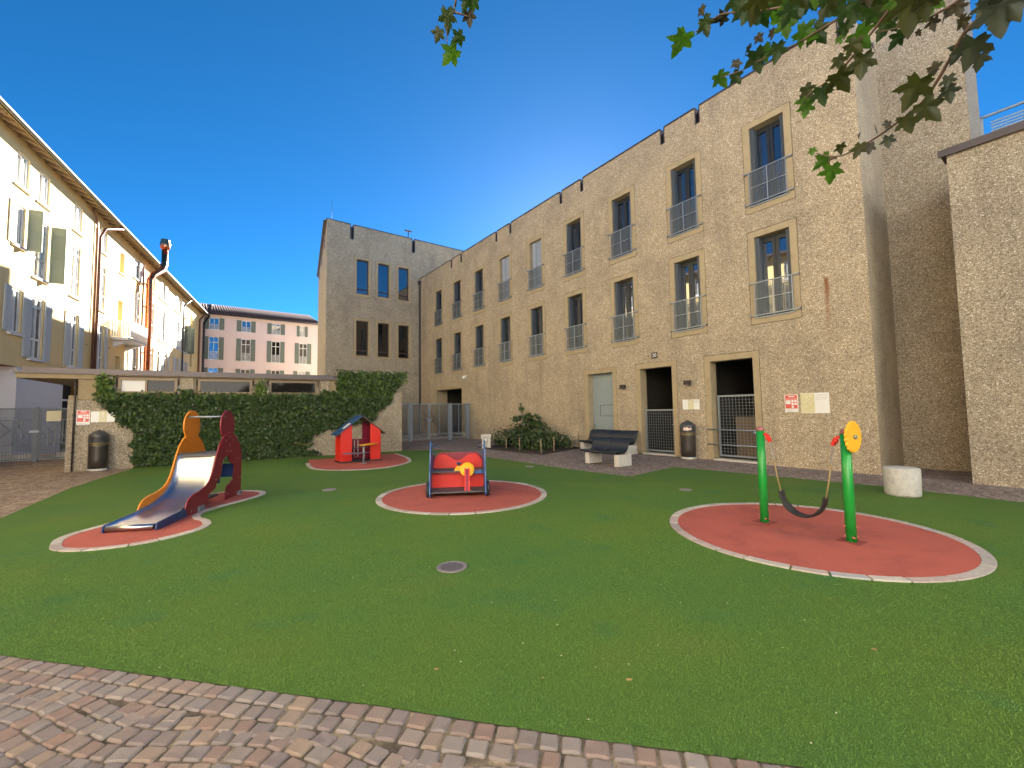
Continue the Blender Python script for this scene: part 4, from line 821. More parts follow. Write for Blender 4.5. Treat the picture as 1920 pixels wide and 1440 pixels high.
# ================================================================ FENCES AND GATES
def fence(name,label,loc,rz,spans,h,posts,mt,cat='gate'):
    t=thing(name,label,cat,loc,rz)
    for x,w in posts: MB().box(x-w/2,x+w/2,-w/2,w/2,-.02,h+.03).build('post',MAT[mt],t)
    for a,b in spans:
        m=MB(); f=.045
        m.box(a,a+f,-.02,.02,.08,h); m.box(b-f,b,-.02,.02,.08,h); m.box(a+f,b-f,-.02,.02,.08,.08+f); m.box(a+f,b-f,-.02,.02,h-f,h); m.box(a+f,b-f,-.015,.015,.34,.36)
        mid=(a+b)/2; m.box(mid-.012,mid+.012,-.014,.014,.36,h-f)
        fr=m.build('frame',MAT[mt],t)
        MB().box(a+f,b-f,-.003,.003,.36,h-f).build('mesh_infill',MAT['mesh'],fr)
        m=MB(); n=int((b-a)/.07)
        for k in range(n): m.box(a+f+(k+.5)*(b-a-2*f)/n-.004,a+f+(k+.5)*(b-a-2*f)/n+.004,-.008,.008,.125,.34)
        m.build('bars',MAT[mt],fr)
    return t
G1=fence('yard_gate','grey steel mesh gate closing the passage beside the ivy wall',(0,20.05,0),0,[(6.6,8.28),(8.44,9.37),(9.41,10.50),(10.66,11.55)],1.88,[(8.36,.13),(9.39,.03),(10.58,.13),(11.65,.16)],'galv')
m=MB()
for a,b in (((8.95,1.5),(9.7,.95)),((9.45,1.4),(9.95,.85)),((9.45,1.1),(9.95,.65)),((9.0,1.2),(9.3,.9))): m.bar((a[0],-.03,a[1]),(b[0],-.03,b[1]),.025)
for x in (9.15,9.7): m.bar((x,-.03,.6),(x,-.03,1.4),.02)
m.build('gate_ornament',MAT['anth'],G1); MB().box(9.28,9.5,-.06,.04,1.0,1.14).build('lock',MAT['galv'],G1)
t=thing('passage_mailboxes','dim grey mailbox bank inside the passage behind the mesh gate','mailbox',(13.6,22.4,0),-math.pi/2)
m=MB()
for q in range(4): m.box(-1.1,1.1,0,.3,.35+q*.34,.35+q*.34+.27)
m.build('mailbox_row',simple('mailbox_grey',(.20,.22,.25),.5,.3),t); MB().box(-1.15,1.15,.05,.32,.2,1.75).build('back_panel',MAT['dark'],t)
G2=fence('entrance_gate','dark grey mesh gate between the pavilion and the cream house',(0,20.95,0),0,[(-3.62,-3.05),(-4.42,-3.66),(-5.35,-4.52),(-7.2,-5.4)],1.80,[(-4.47,.1),(-3.64,.06),(-3.0,.1),(-5.38,.05)],'galv_d')
m=MB()
for a,b in (((-5.3,1.35),(-4.9,.9)),((-5.0,1.3),(-4.6,.8)),((-4.9,.85),(-4.55,.55)),((-4.3,1.25),(-3.8,.85)),((-4.35,.95),(-3.75,.55)),((-5.35,.75),(-4.85,1.3)),((-4.3,.8),(-3.9,1.3)),((-5.3,1.4),(-4.55,1.4)),((-5.2,.6),(-4.6,.6)),((-4.35,.6),(-3.7,.6)),((-4.35,1.4),(-3.7,1.4))): m.bar((a[0],-.03,a[1]),(b[0],-.03,b[1]),.03)
for x in (-5.0,-4.8,-4.2,-4.0,-3.85): m.bar((x,-.03,.55),(x,-.03,1.4),.025)
m.build('gate_ornament',MAT['galv_d'],G2); MB().box(-4.25,-3.9,-.05,-.03,1.35,1.7).build('notice',MAT['signg'],G2); MB().box(-4.62,-4.4,-.08,-.02,.98,1.05).build('handle',MAT['galv'],G2)
t=thing('lane_kerb','pale low kerb wall in the lane behind the entrance gate','kerb',(-4.6,22.0,0),0); MB().box(-2.0,1.4,0,.2,-.05,.22).build('kerb_block',MAT['cblock'],t)
# ================================================================ PLAY EQUIPMENT
# ---- slide (local x along the slide, y to its left)
SL=thing('playground_slide','toddler slide with steel chute, crimson and orange figure sides and bar','slide',(-.46,7.27,0),math.atan2(.90599,.4233))
SW=.58
body=[(.70,.012),(1.25,.02),(1.29,.14),(1.31,.21),(1.45,.245),(1.54,.27),(1.59,.36),(1.68,.42),(1.75,.5),(1.76,.6),(1.77,.69),(1.83,.75),(1.92,.785),(1.99,.77),(2.03,.73),(2.05,.66),(2.10,.63),(2.18,.61),(2.23,.55),(2.22,.42),(2.17,.33),(2.08,.275),(1.96,.25),(1.93,.20),(1.89,.09),(1.87,.012),(2.52,.012),(2.53,.5),(2.525,.72),(2.49,.85),(2.42,.96),(2.32,1.06),(2.20,1.14),(2.08,1.175),(1.95,1.17),(1.84,1.14),(1.75,1.08),(1.65,.98),(1.56,.82),(1.49,.66),(1.42,.53),(1.34,.43),(1.24,.37),(1.05,.325),(.90,.31),(.78,.275),(.70,.21),(.665,.13)]
head=[(1.985+.262*math.cos(a),1.31+.262*1.0*math.sin(a)) for a in [2*math.pi*k/28 for k in range(28)]]
head=[(x+(.0),z if z>1.1 else 1.1-(1.1-z)*1.25) for x,z in head]
MB().prism(body,XZ,-.02,.0).build('side_panel',MAT['crimson'],SL,bevel=.004); MB().prism(head,XZ,.001,.021).build('head_panel',MAT['crimson'],SL,bevel=.004)
MB().prism(body,XZ,SW,SW+.02).build('side_panel',MAT['orange'],SL,bevel=.004); MB().prism(head,XZ,SW-.021,SW-.001).build('head_panel',MAT['orange'],SL,bevel=.004)
prof=catmull([(1.70,.815),(1.655,.815),(1.61,.765),(1.545,.59),(1.46,.42),(1.33,.285),(1.15,.19),(.92,.13),(.65,.105),(.3,.09),(.03,.078)],5,False)
m=MB(); cols=[(.004,.05),(.02,.02),(.05,.005),(.10,0),(SW/2,0),(SW-.10,0),(SW-.05,.005),(SW-.02,.02),(SW-.004,.05)]; vs=[]
for i,(x,z) in enumerate(prof):
    k=1 if x>.6 else .35
    for y,h in cols: vs.append((x-h*k*.35,y,z+h*k))
nc=len(cols); m.add(vs,[(i*nc+j,i*nc+j+1,(i+1)*nc+j+1,(i+1)*nc+j) for i in range(len(prof)-1) for j in range(nc-1)],True); m.build('chute',MAT['steel'],SL)
m=MB(); m.tube([(.03,.02,.055),(.03,SW-.02,.055)],.035,14); m.build('chute_lip',MAT['steel'],SL)
for y in (-.02,SW): 
    MB().prism([(.0,.02),(.03,.005),(.72,.012),(.68,.135),(.05,.105),(.01,.085)],XZ,y,y+.02).build('foot_board',MAT['navy'],SL,bevel=.004)
MB().box(1.62,2.32,.022,SW-.022,.80,.835).build('platform',MAT['hpl'],SL,bevel=.003)
MB().box(1.64,1.67,.0,SW,.835,.865).build('platform_edge',MAT['anth'],SL)
MB().box(1.72,1.74,.0,SW,.33,.62).build('cross_panel',MAT['navy'],SL); MB().box(2.28,2.30,.0,SW,.36,.60).build('cross_panel',MAT['navy'],SL)
MB().box(1.32,1.86,.08,SW-.05,.10,.135).build('step',MAT['hpl'],SL)
m=MB(); m.tube([(1.86,.0,1.46),(1.86,SW,1.46)],.017,10); m.build('hand_bar',MAT['galv'],SL)
m=MB(); m.lathe([(.001,-.004),(.009,-.003),(.011,.0)],10); bm_=m.mesh('bolt',MAT['steel'])
for (x,z) in ((2.02,1.10),(2.15,1.03),(1.86,1.03),(2.02,.95),(1.93,.86),(2.07,.84),(2.3,.68),(2.42,.68),(1.74,.64),(1.55,.42),(1.33,.18),(1.36,.05),(1.15,.06),(1.05,.05),(.82,.06),(2.0,.1),(2.4,.32),(2.5,.32),(2.35,.07),(2.45,.07),(2.15,.33)): link('bolt',bm_,SL,(x,-.021,z),(-math.pi/2,0,0),(1,1,1.2))
m=MB(); m.box(1.0,1.16,-.05,-.021,0,.09); m.box(2.38,2.5,-.05,-.021,0,.07); m.build('ground_bracket',MAT['galv'],SL)
# ---- play car
CA=thing('play_car','red and blue playground car with benches and yellow steering wheel','play car',(3.176,6.737,0),math.atan2(-.48909,.87223))
CW=.93
side=catmull([(-.02,.03),(-.045,.2),(-.03,.40),(.03,.52),(.10,.62),(.14,.78),(.22,.92),(.30,.965),(.40,.93),(.50,.80),(.62,.70),(.85,.66),(1.05,.62),(1.22,.50),(1.26,.30),(1.22,.10),(1.05,.04),(.5,.04)],4)
for x in (-.022,CW): MB().prism(side,YZ,x,x+.022).build('side_panel',MAT['blue'],CA,bevel=.004)
MB().box(.0,CW,.03,.52,.085,.105).build('floor_board',MAT['hpl'],CA,bevel=.003)
MB().box(.0,CW,.50,.52,.105,.385).build('seat_riser',MAT['red'],CA)
MB().box(.0,CW,.36,.86,.387,.41).build('seat',MAT['hpl'],CA,bevel=.004)
MB().box(.64,CW-.002,.335,.359,.36,.415).build('seat_trim',MAT['blue'],CA,bevel=.004)
bp=[(.004,.41),(CW-.004,.41),(CW-.004,.55),(.86,.62),(.80,.665),(.68,.665),(.60,.615),(.53,.565),(.46,.55),(.39,.565),(.32,.615),(.24,.665),(.13,.665),(.07,.62),(.004,.55)]
MB().prism(bp,XZ,.84,.862).build('backrest',MAT['red'],CA,bevel=.004); bp2=[(.004,.2),(CW-.004,.2),(CW-.004,.6),(.84,.69),(.1,.69),(.004,.6)]; MB().prism(bp2,XZ,1.0,1.02).build('rear_panel',MAT['crimson'],CA,bevel=.004)
m=MB(); m.bar((.59,.08,.09),(.59,.27,.47),.022,.03); m.bar((.66,.08,.09),(.66,.27,.47),.022,.03); m.build('steering_post',MAT['red'],CA); MB().bar((.625,.09,.10),(.625,.275,.46),.045,.02).build('post_core',MAT['crimson'],CA)
ws=MB().lathe([(.004,-.012),(.125,-.012),(.128,-.006),(.128,.006),(.125,.012),(.004,.012)],32).build('steering_wheel',MAT['yellow'],CA,loc=(.63,.285,.445),rot=(R(72),0,0))
MB().lathe([(.03,-.02),(.03,.02)],16).build('hub',MAT['yellow'],ws)
m=MB(); m.prism([(.39,.41),(.58,.41),(.56,.47),(.52,.50),(.46,.50),(.42,.47)],XZ,.40,.43); m.build('toy_bump',MAT['yellow'],CA,bevel=.004); m=MB(); m.lathe([(.02,.50),(.02,.53),(.042,.535),(.042,.56),(.02,.565)],14,(.48,.415)); m.build('knob',MAT['navy'],CA)
wm=MB().lathe([(.03,-.03),(.12,-.03),(.135,-.015),(.135,.015),(.12,.03),(.03,.03)],22).mesh('wheel',MAT['rubberblk'])
for x in (-.055,CW+.055):
    for y in (.18,1.0): wh=link('wheel',wm,CA,(x,y,.135),(0,math.pi/2,0)); MB().lathe([(.02,-.034),(.055,-.034),(.055,.034),(.02,.034)],14).build('hub_cap',MAT['crimson'],wh)
m=MB()
for x,z in ((.03,.86),(.03,.74),(CW-.03,.86),(CW-.03,.74)): m.bar((x-.06,.38,z),(x+.06,.38,z),.02)
m.build('mirror_pin',MAT['navy'],CA)
for k,(x,y,z) in enumerate(((.66,.1,.107),(.70,.06,.107),(.09,.08,.107),(.86,.42,.412))): link('bolt',bm_,CA,(x,y,z),(math.pi,0,0),(1.6,1.6,2))
# ---- playhouse
HS=thing('playhouse','small red playhouse with blue pitched roof in front of ivy wall','playhouse',(3.34,13.12,0),0)
MB().box(-.04,1.2,-.03,.64,.0,.05).build('base',MAT['anth'],HS)
zr=lambda x:1.40-abs(x-.59)*.77-.03
MB().prism([(0,.05),(.30,.05),(.30,zr(.30)),(0,zr(0))],XZ,-.01,.012).build('front_panel',MAT['red'],HS,bevel=.003)
MB().prism([(.845,.05),(1.16,.05),(1.16,zr(1.16)),(.845,zr(.845))],XZ,-.01,.012).build('front_panel',MAT['red'],HS,bevel=.003)
MB().box(-.02,0,.0,.62,.05,.86).build('side_panel',MAT['red'],HS,bevel=.003); MB().box(1.16,1.18,.0,.62,.05,.86).build('side_panel',MAT['crimson'],HS,bevel=.003)
MB().prism([(0,.05),(1.16,.05),(1.16,.66),(0,.66)],XZ,.60,.62).build('back_panel',MAT['crimson'],HS,bevel=.003); MB().prism([(0,.66),(.10,.66),(.10,zr(.10)),(0,zr(0))],XZ,.60,.62).build('back_post',MAT['crimson'],HS); MB().prism([(.78,.66),(1.16,.66),(1.16,zr(1.16)),(.78,zr(.78))],XZ,.60,.62).build('back_post',MAT['crimson'],HS)
for s,mt,nm in ((-1,'roofblue','roof_panel'),(1,'hpl','roof_panel')):
    x1=.59+s*.73; m=MB(); z1=1.40-.73*.765
    m.add([(.59,-.06,1.40),(x1,-.06,z1),(x1,0.68,z1),(.59,0.68,1.40),(.59,-.06,1.375),(x1,-.06,z1-.025),(x1,0.68,z1-.025),(.59,0.68,1.375)],[(0,1,2,3),(4,7,6,5),(0,4,5,1),(1,5,6,2),(2,6,7,3),(3,7,4,0)]); rp=m.build(nm,MAT[mt],HS)
    if s<0:
        m=MB(); f=lambda t_:(.59-t_*.73,1.404-t_*.73*.765)
        (xa,za),(xb,zb)=f(.42),f(.70); m.add([(xa,.05,za),(xb,.05,zb),(xb,.3,zb),(xa,.3,za)],[(0,1,2,3)]); m.build('skylight',MAT['whitef'],rp)
m=MB(); m.tube([(.50,-.50,0),(.50,-.50,.53)],.028,12); m.build('table_post',MAT['galv'],HS); MB().lathe([(.10,0),(.10,.012),(.05,.02)],18,(.50,-.5)).build('post_flange',MAT['galv'],HS)
tt=catmull([(.36,-.55),(.45,-.62),(.62,-.6),(.85,-.42),(1.0,-.2),(1.02,.0),(.9,.0),(.6,-.25),(.42,-.42)],4); MB().prism(tt,XY,.535,.558).build('table_top',MAT['yellow'],HS,bevel=.003)
tb=catmull([(-.08,-.40),(.0,-.55),(.3,-.62),(.6,-.56),(.66,-.46),(.5,-.38),(.2,-.3),(.0,-.28)],4); MB().prism(tb,XY,.305,.325).build('bench_board',simple('slate_board',(.10,.10,.15),.5),HS,bevel=.003)
m=MB()
for x in (.34,.44,.55): m.tube([(x,.25,.15),(x,.25,.64)],.012,8)
m.build('rod',MAT['cblock'],HS); MB().box(.25,.85,.2,.3,.40,.42).build('inner_board',MAT['hpl'],HS)
# ---- swing
SG=thing('toddler_swing','low swing with two green posts, black rubber seat and yellow flower disc','swing',(5.84,2.11,0),math.atan2(-.9913,-.1317))
# local x runs from the left post to the right post
for s,x in ((-1,-.475),(1,.475)):
    m=MB(); m.lathe([(.052,0),(.050,.6),(.047,1.18)],20,(x,0)); ps=m.build('post',MAT['greenp'],SG)
    m=MB(); m.lathe([(.049,1.18),(.047,1.205),(.036,1.225),(.012,1.235)],20,(x,0)); m.build('post_cap',MAT['mauve'],ps)
    MB().box(x-.11,x+.11,-.11,.11,.006,.010).build('base_plate',simple('red_plate',(.24,.045,.035),.9),ps)
    m=MB()
    for q in range(4):
        a=q*1.7+.4
        for z in (.06,.17)[:1 if q%2 else 2]: m.lathe([(.004,z-.013),(.012,z-.008),(.014,z),(.012,z+.008),(.004,z+.013)],8,(x+.054*math.cos(a),.054*math.sin(a)))
    m.build('bolt_cap',MAT['pinkbolt'],ps)
    m=MB(); xi=x-s*.05; m.lathe([(.012,1.07),(.026,1.08),(.026,1.11),(.014,1.12)],12,(xi-s*.045,0)); m.bar((xi,0,1.145),(xi-s*.05,0,1.12),.03); m.bar((xi-s*.045,0,1.12),(xi-s*.075,0,1.045),.035); m.build('bracket',MAT['red'],SG)
    if s<0: m=MB(); m.tube([(x-.05,0,1.15),(x-.10,0,1.15)],[.018,.005],8); m.build('axle_tip',MAT['galv'],SG)
    m=MB(); top=Vector((xi-s*.07,0,1.05)); bot=Vector((s*.25,0,.43)); mid=top.lerp(bot,.36)
    for q in range(14):
        p=top.lerp(mid,q/14); p2=top.lerp(mid,(q+1)/14); off=Vector((.006,0,0)) if q%2 else Vector((0,.006,0)); m.tube([p+off,p2+off],.004,5); m.tube([p-off,p2-off],.004,5)
    m.build('chain',MAT['steel'],SG); MB().tube([mid,mid.lerp(bot,.5)+Vector((s*.004,0,-.004)),bot],.008,7).build('rope',MAT['rope'],SG)
arc=catmull([(-.255,.44),(-.235,.34),(-.18,.25),(-.10,.19),(0,.168),(.10,.19),(.18,.25),(.235,.34),(.255,.44)],4,False)
m=MB(); vs=[]
for (x,z) in arc:
    wv=.075 if abs(x)<.2 else .055
    nx=x*2.2; 
    for y,dz in ((-wv,.012),(-wv*.6,.0),(wv*.6,.0),(wv,.012)): vs.append((x,y,z+dz))
m.add(vs,[(i*4+j,i*4+j+1,(i+1)*4+j+1,(i+1)*4+j) for i in range(len(arc)-1) for j in range(3)],True); so=m.build('seat',MAT['rubberblk'],SG); md=so.modifiers.new('thick','SOLIDIFY'); md.thickness=.016
fl=[]
for k in range(144):
    a=2*math.pi*k/144; rr=.158+.020*abs(math.sin(a*9))**.7-.004; fl.append((rr*math.cos(a),rr*math.sin(a)))
FD=MB().prism([(p,1.15+q) for p,q in fl],YZ,.535,.562).build('flower_disc',MAT['yellow'],SG,bevel=.006); m=MB(); m.tube([(.562,0,1.15),(.585,0,1.15)],.022,12); m.build('hub',MAT['galv'],FD)
# ================================================================ STREET FURNITURE
def bin_(label,x,y,rz,full):
    t=thing('litter_bin',label,'bin',(x,y,0),rz,'domed litter bins')
    m=MB(); m.lathe([(.205,0),(.21,.02),(.21,.06),(.2,.065)],28); m.build('plinth',MAT['cblock'],t)
    m=MB(); m.lathe([(.205,.065),(.208,.3),(.208,.66),(.212,.70)],28); m.build('body',MAT['bin'],t)
    for z in (.70,.745): m=MB(); m.lathe([(.214,z),(.217,z+.004),(.217,z+.016),(.214,z+.02)],28); m.build('band',MAT['brass'],t)
    m=MB(); m.lathe([(.206,.72),(.206,.745)],28); m.build('collar',MAT['binhood'],t)
    m=MB(); m.lathe([(.214,.768),(.217,.80),(.217,.965),(.20,1.0),(.13,1.06),(.05,1.11),(.015,1.125)],28); m.build('hood',MAT['binhood'],t)
    m=MB(); n=10; vs=[]
    for k in range(n+1):
        a=R(-90-42+84*k/n); vs+= [(.2185*math.cos(a),.2185*math.sin(a),.825),(.2185*math.cos(a),.2185*math.sin(a),.935)]
    m.add(vs,[(2*k,2*k+2,2*k+3,2*k+1) for k in range(n)]); m.build('slot',MAT['rubberblk'],t)
    if full:
        m=MB(); vs=[]
        for k in range(9):
            a=R(-90-32+60*k/8); rr=.222+random.uniform(0,.012); vs+=[(rr*math.cos(a),rr*math.sin(a),.84+random.uniform(-.012,.012)),(rr*math.cos(a),rr*math.sin(a),.915+random.uniform(-.02,.012))]
        m.add(vs,[(2*k,2*k+2,2*k+3,2*k+1) for k in range(8)]); m.build('rubbish',MAT['paper'],t)
    return t
bx=pv(.585,-.24,0); bin_('dark domed litter bin standing against the pavilion wall under signs',bx[0],bx[1],R(5),False)
bin_('dark domed litter bin stuffed with paper beside the gated doorways',11.50,7.03,R(-58),True)
bprof=[(0,.325),(-.01,.355),(.02,.385),(.08,.388),(.25,.368),(.38,.372),(.45,.41),(.50,.50),(.545,.62),(.60,.725),(.65,.77),(.675,.765)]
def bench(label,x,y0,y1,nseg,by,zs=1.):
    t=thing('bench',label,'bench',(x,(y0+y1)/2,0),0,'dark benches on concrete blocks')
    pr=catmull([(p,q if q<.41 else .41+(q-.41)*zs*.95) for p,q in bprof],3,False); n=len(pr)
    L=(y1-y0)/nseg
    for k in range(nseg):
        a=y0-(y0+y1)/2+k*L+.006; b=a+L-.012; m=MB(); ys=[a,a+.015,b-.015,b]; vs=[(p,yy,q-(.008 if j in (0,3) else 0)) for j,yy in enumerate(ys) for p,q in pr]
        m.add(vs,[(j*n+i,j*n+i+1,(j+1)*n+i+1,(j+1)*n+i) for j in range(3) for i in range(n-1)],True); o=m.build('seat_section',MAT['plas_dark'],t); md=o.modifiers.new('thick','SOLIDIFY'); md.thickness=.022
    for yy in by: MB().box(.06,.58,yy-(y0+y1)/2-.075,yy-(y0+y1)/2+.075,0,.30).build('support_block',MAT['cblock'],t,bevel=.008)
    m=MB(); m.box(.08,.5,y0-(y0+y1)/2+.1,y1-(y0+y1)/2-.1,.30,.345); m.build('seat_beam',MAT['anth'],t)
    return t
bench('short dark bench on concrete blocks standing at the turf corner',8.55,7.24,8.52,2,(7.28,8.30),.88)
bench('dark three seat bench on concrete blocks against the facade wall',10.98,8.86,10.95,3,(8.95,10.9),1.0)
ST=thing('round_stone_seat','round pale mottled stone seat in front of the wall recess','stone seat',(9.40,1.93,0),0); m=MB(); m.lathe([(.222,0),(.232,.03),(.238,.43),(.232,.45),(.20,.455),(.01,.452)],40); m.build('block',MAT['marble'],ST)
# planting bed
BED=[(9.12,14.9),(9.05,12.9),(9.2,10.97),(11.79,11.68),(11.79,14.9)]
m=MB(); m.prism([(x,y) for x,y in BED],XY,-.02,.035); o=m.build('planting_bed',MAT['soil']); o['kind']='structure'
for i,(x,y,h,l) in enumerate(((9.35,14.56,.55,'leftmost wooden stake of the planting bed behind the fountain'),(9.46,13.35,.40,'wooden stake low in the leaves right of the fountain'),(9.30,12.28,.50,'pale wooden stake at the middle of the planting bed edge'),(9.27,11.05,.52,'pale wooden stake at the front corner of the planting bed'),(10.0,11.22,.52,'brown wooden stake on the right edge of the planting bed'),(11.3,11.65,.45,'thin wooden stake near the wall at the bed end'),(11.62,11.62,.55,'rightmost dark wooden stake of the planting bed'))):
    t=thing('wooden_stake',l,'stake',(x,y,0),random.uniform(0,1),'stakes round the planting bed'); m=MB(); rr=.026; m.lathe([(rr,0),(rr*1.02,h*.5),(rr*.95,h-.01),(rr*.6,h)],9); m.build('stake_body',MAT['stake'],t,rot=(random.uniform(-.05,.05),random.uniform(-.05,.05),0))
FT=thing('drinking_fountain','small pale concrete drinking fountain at the left end of the bed','fountain',(9.12,14.22,0),R(-42))
m=MB(); m.box(-.20,.20,-.14,.14,.42,.56); m.build('basin',MAT['cblock'],FT,bevel=.01); m=MB(); m.box(-.17,-.09,-.12,.12,0,.42); m.box(.06,.18,-.12,.12,0,.42); m.box(-.09,.06,.04,.12,0,.42); m.build('pedestal',MAT['cblock'],FT,bevel=.008); m=MB(); m.box(-.06,.03,-.10,.04,.30,.40); m.build('tap',MAT['whitef'],FT)
# shrubs
def shrub(label,base,blobs,n,size,stems,seed):
    t=thing('shrub',label,'shrub',(*base,0),0,'shrubs in the planting bed'); rs=np.random.default_rng(seed); P=[];N=[]
    tot=sum(b[3]*b[4]*b[5] for b in blobs)
    for (x,y,z,a,b,c) in blobs:
        k=int(n*a*b*c/tot); d=rs.normal(0,1,(k,3)); d/=np.linalg.norm(d,axis=1)[:,None]; rr=rs.uniform(.55,1.05,k)[:,None]*(1+.22*np.sin(d[:,0:1]*7+seed)*np.sin(d[:,2:3]*6+1)+.12*np.sin(d[:,1:2]*11))
        p=d*rr*np.array([a,b,c])+np.array([x,y,z]); ok=p[:,2]>.02; P.append(p[ok]); N.append(d[ok])
    o=leafcloud('foliage',np.concatenate(P),np.concatenate(N)+[0,0,.5],size,MAT['bush'],t,jit=.5); o['kind']='stuff'
    m=MB()
    for s in stems: m.tube(s,[.022]+[.014]*(len(s)-1),6)
    m.build('stem',MAT['stake'],t); return t
shrub('tall loose shrub rising above the bed against the wall',(10.5,13.4),[(-.15,.1,1.55,.14,.14,.16),(.0,.0,1.25,.26,.26,.2),(.25,-.25,1.15,.26,.26,.22),(-.3,.25,1.15,.22,.2,.14),(.35,-.4,.85,.3,.3,.25),(.0,-.1,.9,.32,.32,.24),(-.15,.12,1.74,.05,.05,.07)],900,.085,[[(0,0,0),(.05,-.05,.6),(-.1,.08,1.2),(-.17,.12,1.75)],[(.05,0,0),(.25,-.3,.6),(.35,-.35,1.2)],[(0,.1,0),(-.2,.2,.7),(-.35,.28,1.2)]],1)
shrub('low dense dark shrub beside the drinking fountain',(10.0,14.1),[(0,.2,.38,.55,.6,.36),(.3,-.5,.42,.6,.6,.42),(.9,.2,.5,.6,.6,.45)],2600,.07,[[(0,0,0),(.1,.1,.4)]],2)
shrub('low dense dark shrub at the front corner of the bed',(9.95,12.0),[(0,.0,.36,.55,.65,.38),(.55,.3,.42,.6,.65,.42),(-.1,.7,.3,.45,.5,.35),(1.2,.0,.3,.4,.4,.3)],3000,.07,[[(0,0,0),(.1,.1,.4)]],3)
shrub('sparse small shrub at the right end of the bed',(11.1,11.75),[(0,0,.28,.18,.18,.22),(.3,-.0,.22,.12,.1,.15)],90,.07,[[(0,0,0),(.02,0,.4)],[(.2,0,0),(.3,0,.3)]],4)
# ================================================================ PLANE TREE (trunk stands behind the camera on the right)
def leaf_mesh(seed,mat):
    rs=random.Random(seed); pts=[]
    lobes=[(-90,.10),(-150,.46),(-118,.26),(-195,.60),(-172,.34),(90,1.0)]
    out=[(0,-.02)]
    half=[(.10,-.16),(.30,-.26),(.36,-.12),(.52,-.10),(.42,.04),(.36,.10),(.56,.20),(.74,.42),(.56,.40),(.50,.46),(.36,.42),(.26,.44),(.32,.62),(.22,.66),(.14,.82)]
    R_=[(x*rs.uniform(.92,1.08),y+rs.uniform(-.025,.025)) for x,y in half]; L_=[(-x*rs.uniform(.92,1.08),y+rs.uniform(-.025,.025)) for x,y in reversed(half)]
    out=R_+[(0,1.0)]+L_+[(0,-.06)]
    curl=rs.uniform(-.5,.5); cup=rs.uniform(.1,.7); tw=rs.uniform(-.4,.4)
    def f(x,y):
        vein=.03*math.cos(6*math.atan2(x,y+.05))*min(1,math.hypot(x,y)*2)
        return (x*.85,y-.4,-cup*abs(x)**1.4*.6+curl*(y-.3)**2+tw*x*(y-.2)*.5+vein+.025*math.sin(7*x+seed)*math.sin(8*y))
    m=MB(); n=len(out); c=(0,.12); vs=[]
    for t_ in (1.,.72,.4): vs+=[f(c[0]+(x-c[0])*t_,c[1]+(y-c[1])*t_) for x,y in out]
    vs.append(f(*c)); fs=[(a*n+k,a*n+(k+1)%n,(a+1)*n+(k+1)%n,(a+1)*n+k) for a in range(2) for k in range(n)]+[(2*n+k,2*n+(k+1)%n,3*n) for k in range(n)]
    m.add(vs,fs,True)
    return m.mesh('leaf',mat)
lm={}
def get_leaf(k,i):
    if (k,i) not in lm: lm[(k,i)]=leaf_mesh(i*7+3,MAT['leaf_'+k])
    return lm[(k,i)]
TR=thing('plane_tree','plane tree whose leafy twigs hang into the top of the picture','tree',(4.6,-2.6,0),0)
m=MB(); m.tube([(0,0,-.05),(.02,.03,1.2),(-.05,.1,2.6),(-.25,.5,3.8),(-.7,1.2,4.8),(-1.2,1.9,5.4)],[.24,.2,.18,.14,.10,.06],14); m.build('trunk',MAT['bark'],TR)
O_=Vector((4.6,-2.6,0))
limb=[Vector((-.5,.9,4.3)),Vector((-1.3,1.9,4.35)),Vector((-1.9,2.6,4.15))]
m=MB(); m.tube([Vector((-.25,.5,3.8)),*limb],[.10,.06,.045,.03],8)
for tw in TWIGS:
    if len(tw)<5: continue
    p=Vector(tw[0])-O_; m.tube([limb[1].lerp(limb[2],.5),(limb[2]+p)/2+Vector((0,0,.25)),p],[.03,.018,.008],6)
m.build('branch',MAT['bark'],TR)
for tw in TWIGS:
    n=len(tw); m=MB(); pts=[Vector(p)-O_ for p in tw]
    m.tube(catmull([tuple(p) for p in pts],3,False),[.0065-.0045*k/(3*(n-1)) for k in range(3*(n-1)+1)],6); m.build('twig',MAT['twig'],TR)
camp=Vector((0,0,1.5))
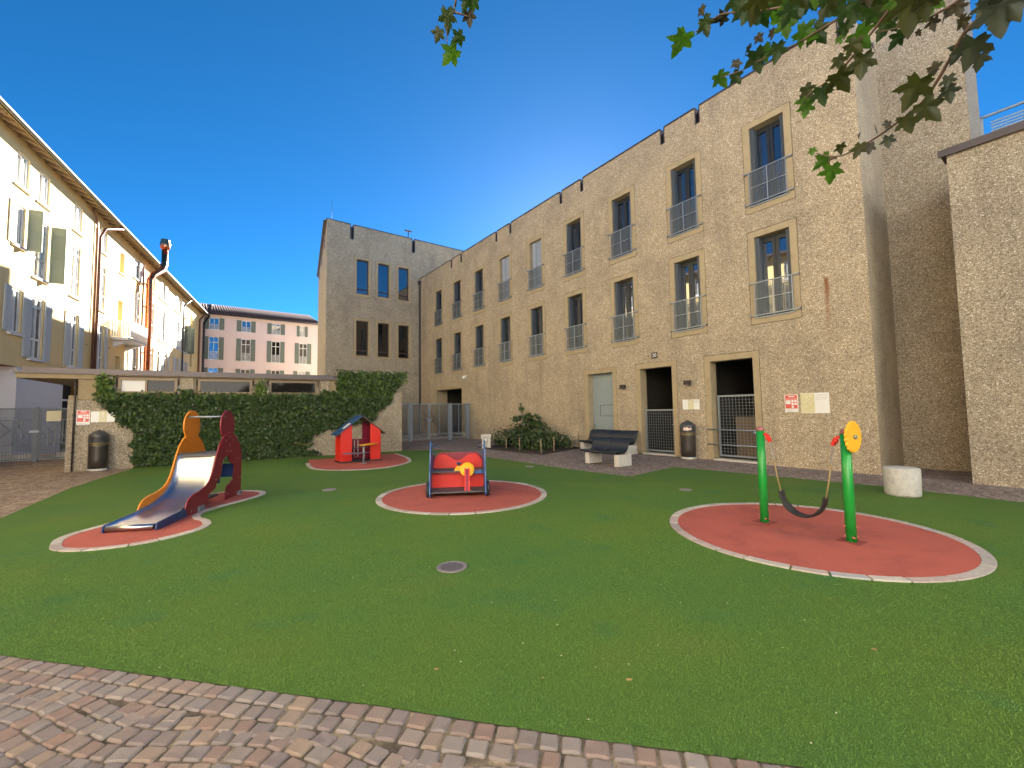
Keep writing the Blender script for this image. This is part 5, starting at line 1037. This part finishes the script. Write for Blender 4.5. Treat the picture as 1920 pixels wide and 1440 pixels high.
for i,(p,s,k) in enumerate(LEAVES):
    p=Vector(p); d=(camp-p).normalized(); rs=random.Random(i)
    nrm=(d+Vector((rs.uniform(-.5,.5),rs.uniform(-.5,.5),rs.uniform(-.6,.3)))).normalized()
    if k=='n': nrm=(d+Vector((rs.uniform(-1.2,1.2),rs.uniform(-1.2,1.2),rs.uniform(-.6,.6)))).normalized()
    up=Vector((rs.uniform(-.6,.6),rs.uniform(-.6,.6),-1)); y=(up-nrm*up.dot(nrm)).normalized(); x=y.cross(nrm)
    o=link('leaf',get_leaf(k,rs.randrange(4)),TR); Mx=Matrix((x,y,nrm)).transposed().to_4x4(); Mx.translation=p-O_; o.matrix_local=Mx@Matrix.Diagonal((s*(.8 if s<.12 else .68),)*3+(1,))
# more crown behind and above the camera, out of the picture
P=rng.normal(0,1,(2600,3)); P/=np.linalg.norm(P,axis=1)[:,None]; P=P*rng.uniform(.5,1,(2600,1))**.5*np.array([1.5,1.2,1.0])+np.array([.2,-.6,5.6]); o=leafcloud('crown',P,np.tile([0,0,1.],(2600,1)),.16,MAT['leaf_d'],TR,jit=.8); o['kind']='stuff'
# ================================================================ fallen leaves
for (x,y,s,l) in ((1.927,1.581,.036,'curled tan fallen leaf lying on the near turf'),(1.121,2.308,.03,'small pinkish fallen leaf near the cobble edge'),(3.323,.863,.028,'pale fallen leaf on turf at the right below the swing pad'),(1.556,1.877,.016,'tiny pale fallen leaf between the two larger ones'),(8.05,3.6,.05,'pale dry scrap lying on turf behind the swing')):
    me=leaf_mesh(int(x*100),MAT['deadleaf']); o=link('fallen_leaf',me,None,(x,y,.022),(random.uniform(-.25,.25),random.uniform(-.25,.25),random.uniform(0,6)),(s,s,s)); tag(o,l,'leaf','leaves fallen on the turf')
V=rng.uniform(0,1,(160,2)); m=MB()
for k in range(160):
    a=R(random.uniform(-10,75)); q=random.uniform(1.8,8); x,y=q*math.sin(a),q*math.cos(a)
    if not inside(np.array([[x,y]]),TURF)[0]: continue
    s=random.uniform(.003,.007); b=random.uniform(0,6); m.add([(x+s*math.cos(b),y+s*math.sin(b),.017),(x-s*math.sin(b),y+s*math.cos(b),.018),(x-s*math.cos(b),y-s*math.sin(b),.017),(x+s*math.sin(b),y-s*math.cos(b),.019)],[(0,1,2,3)])
o=m.build('turf_litter',simple('pale_specks',(.6,.55,.4),.8)); tag(o,'tiny pale specks and leaf crumbs scattered over the turf','litter',kind='stuff')
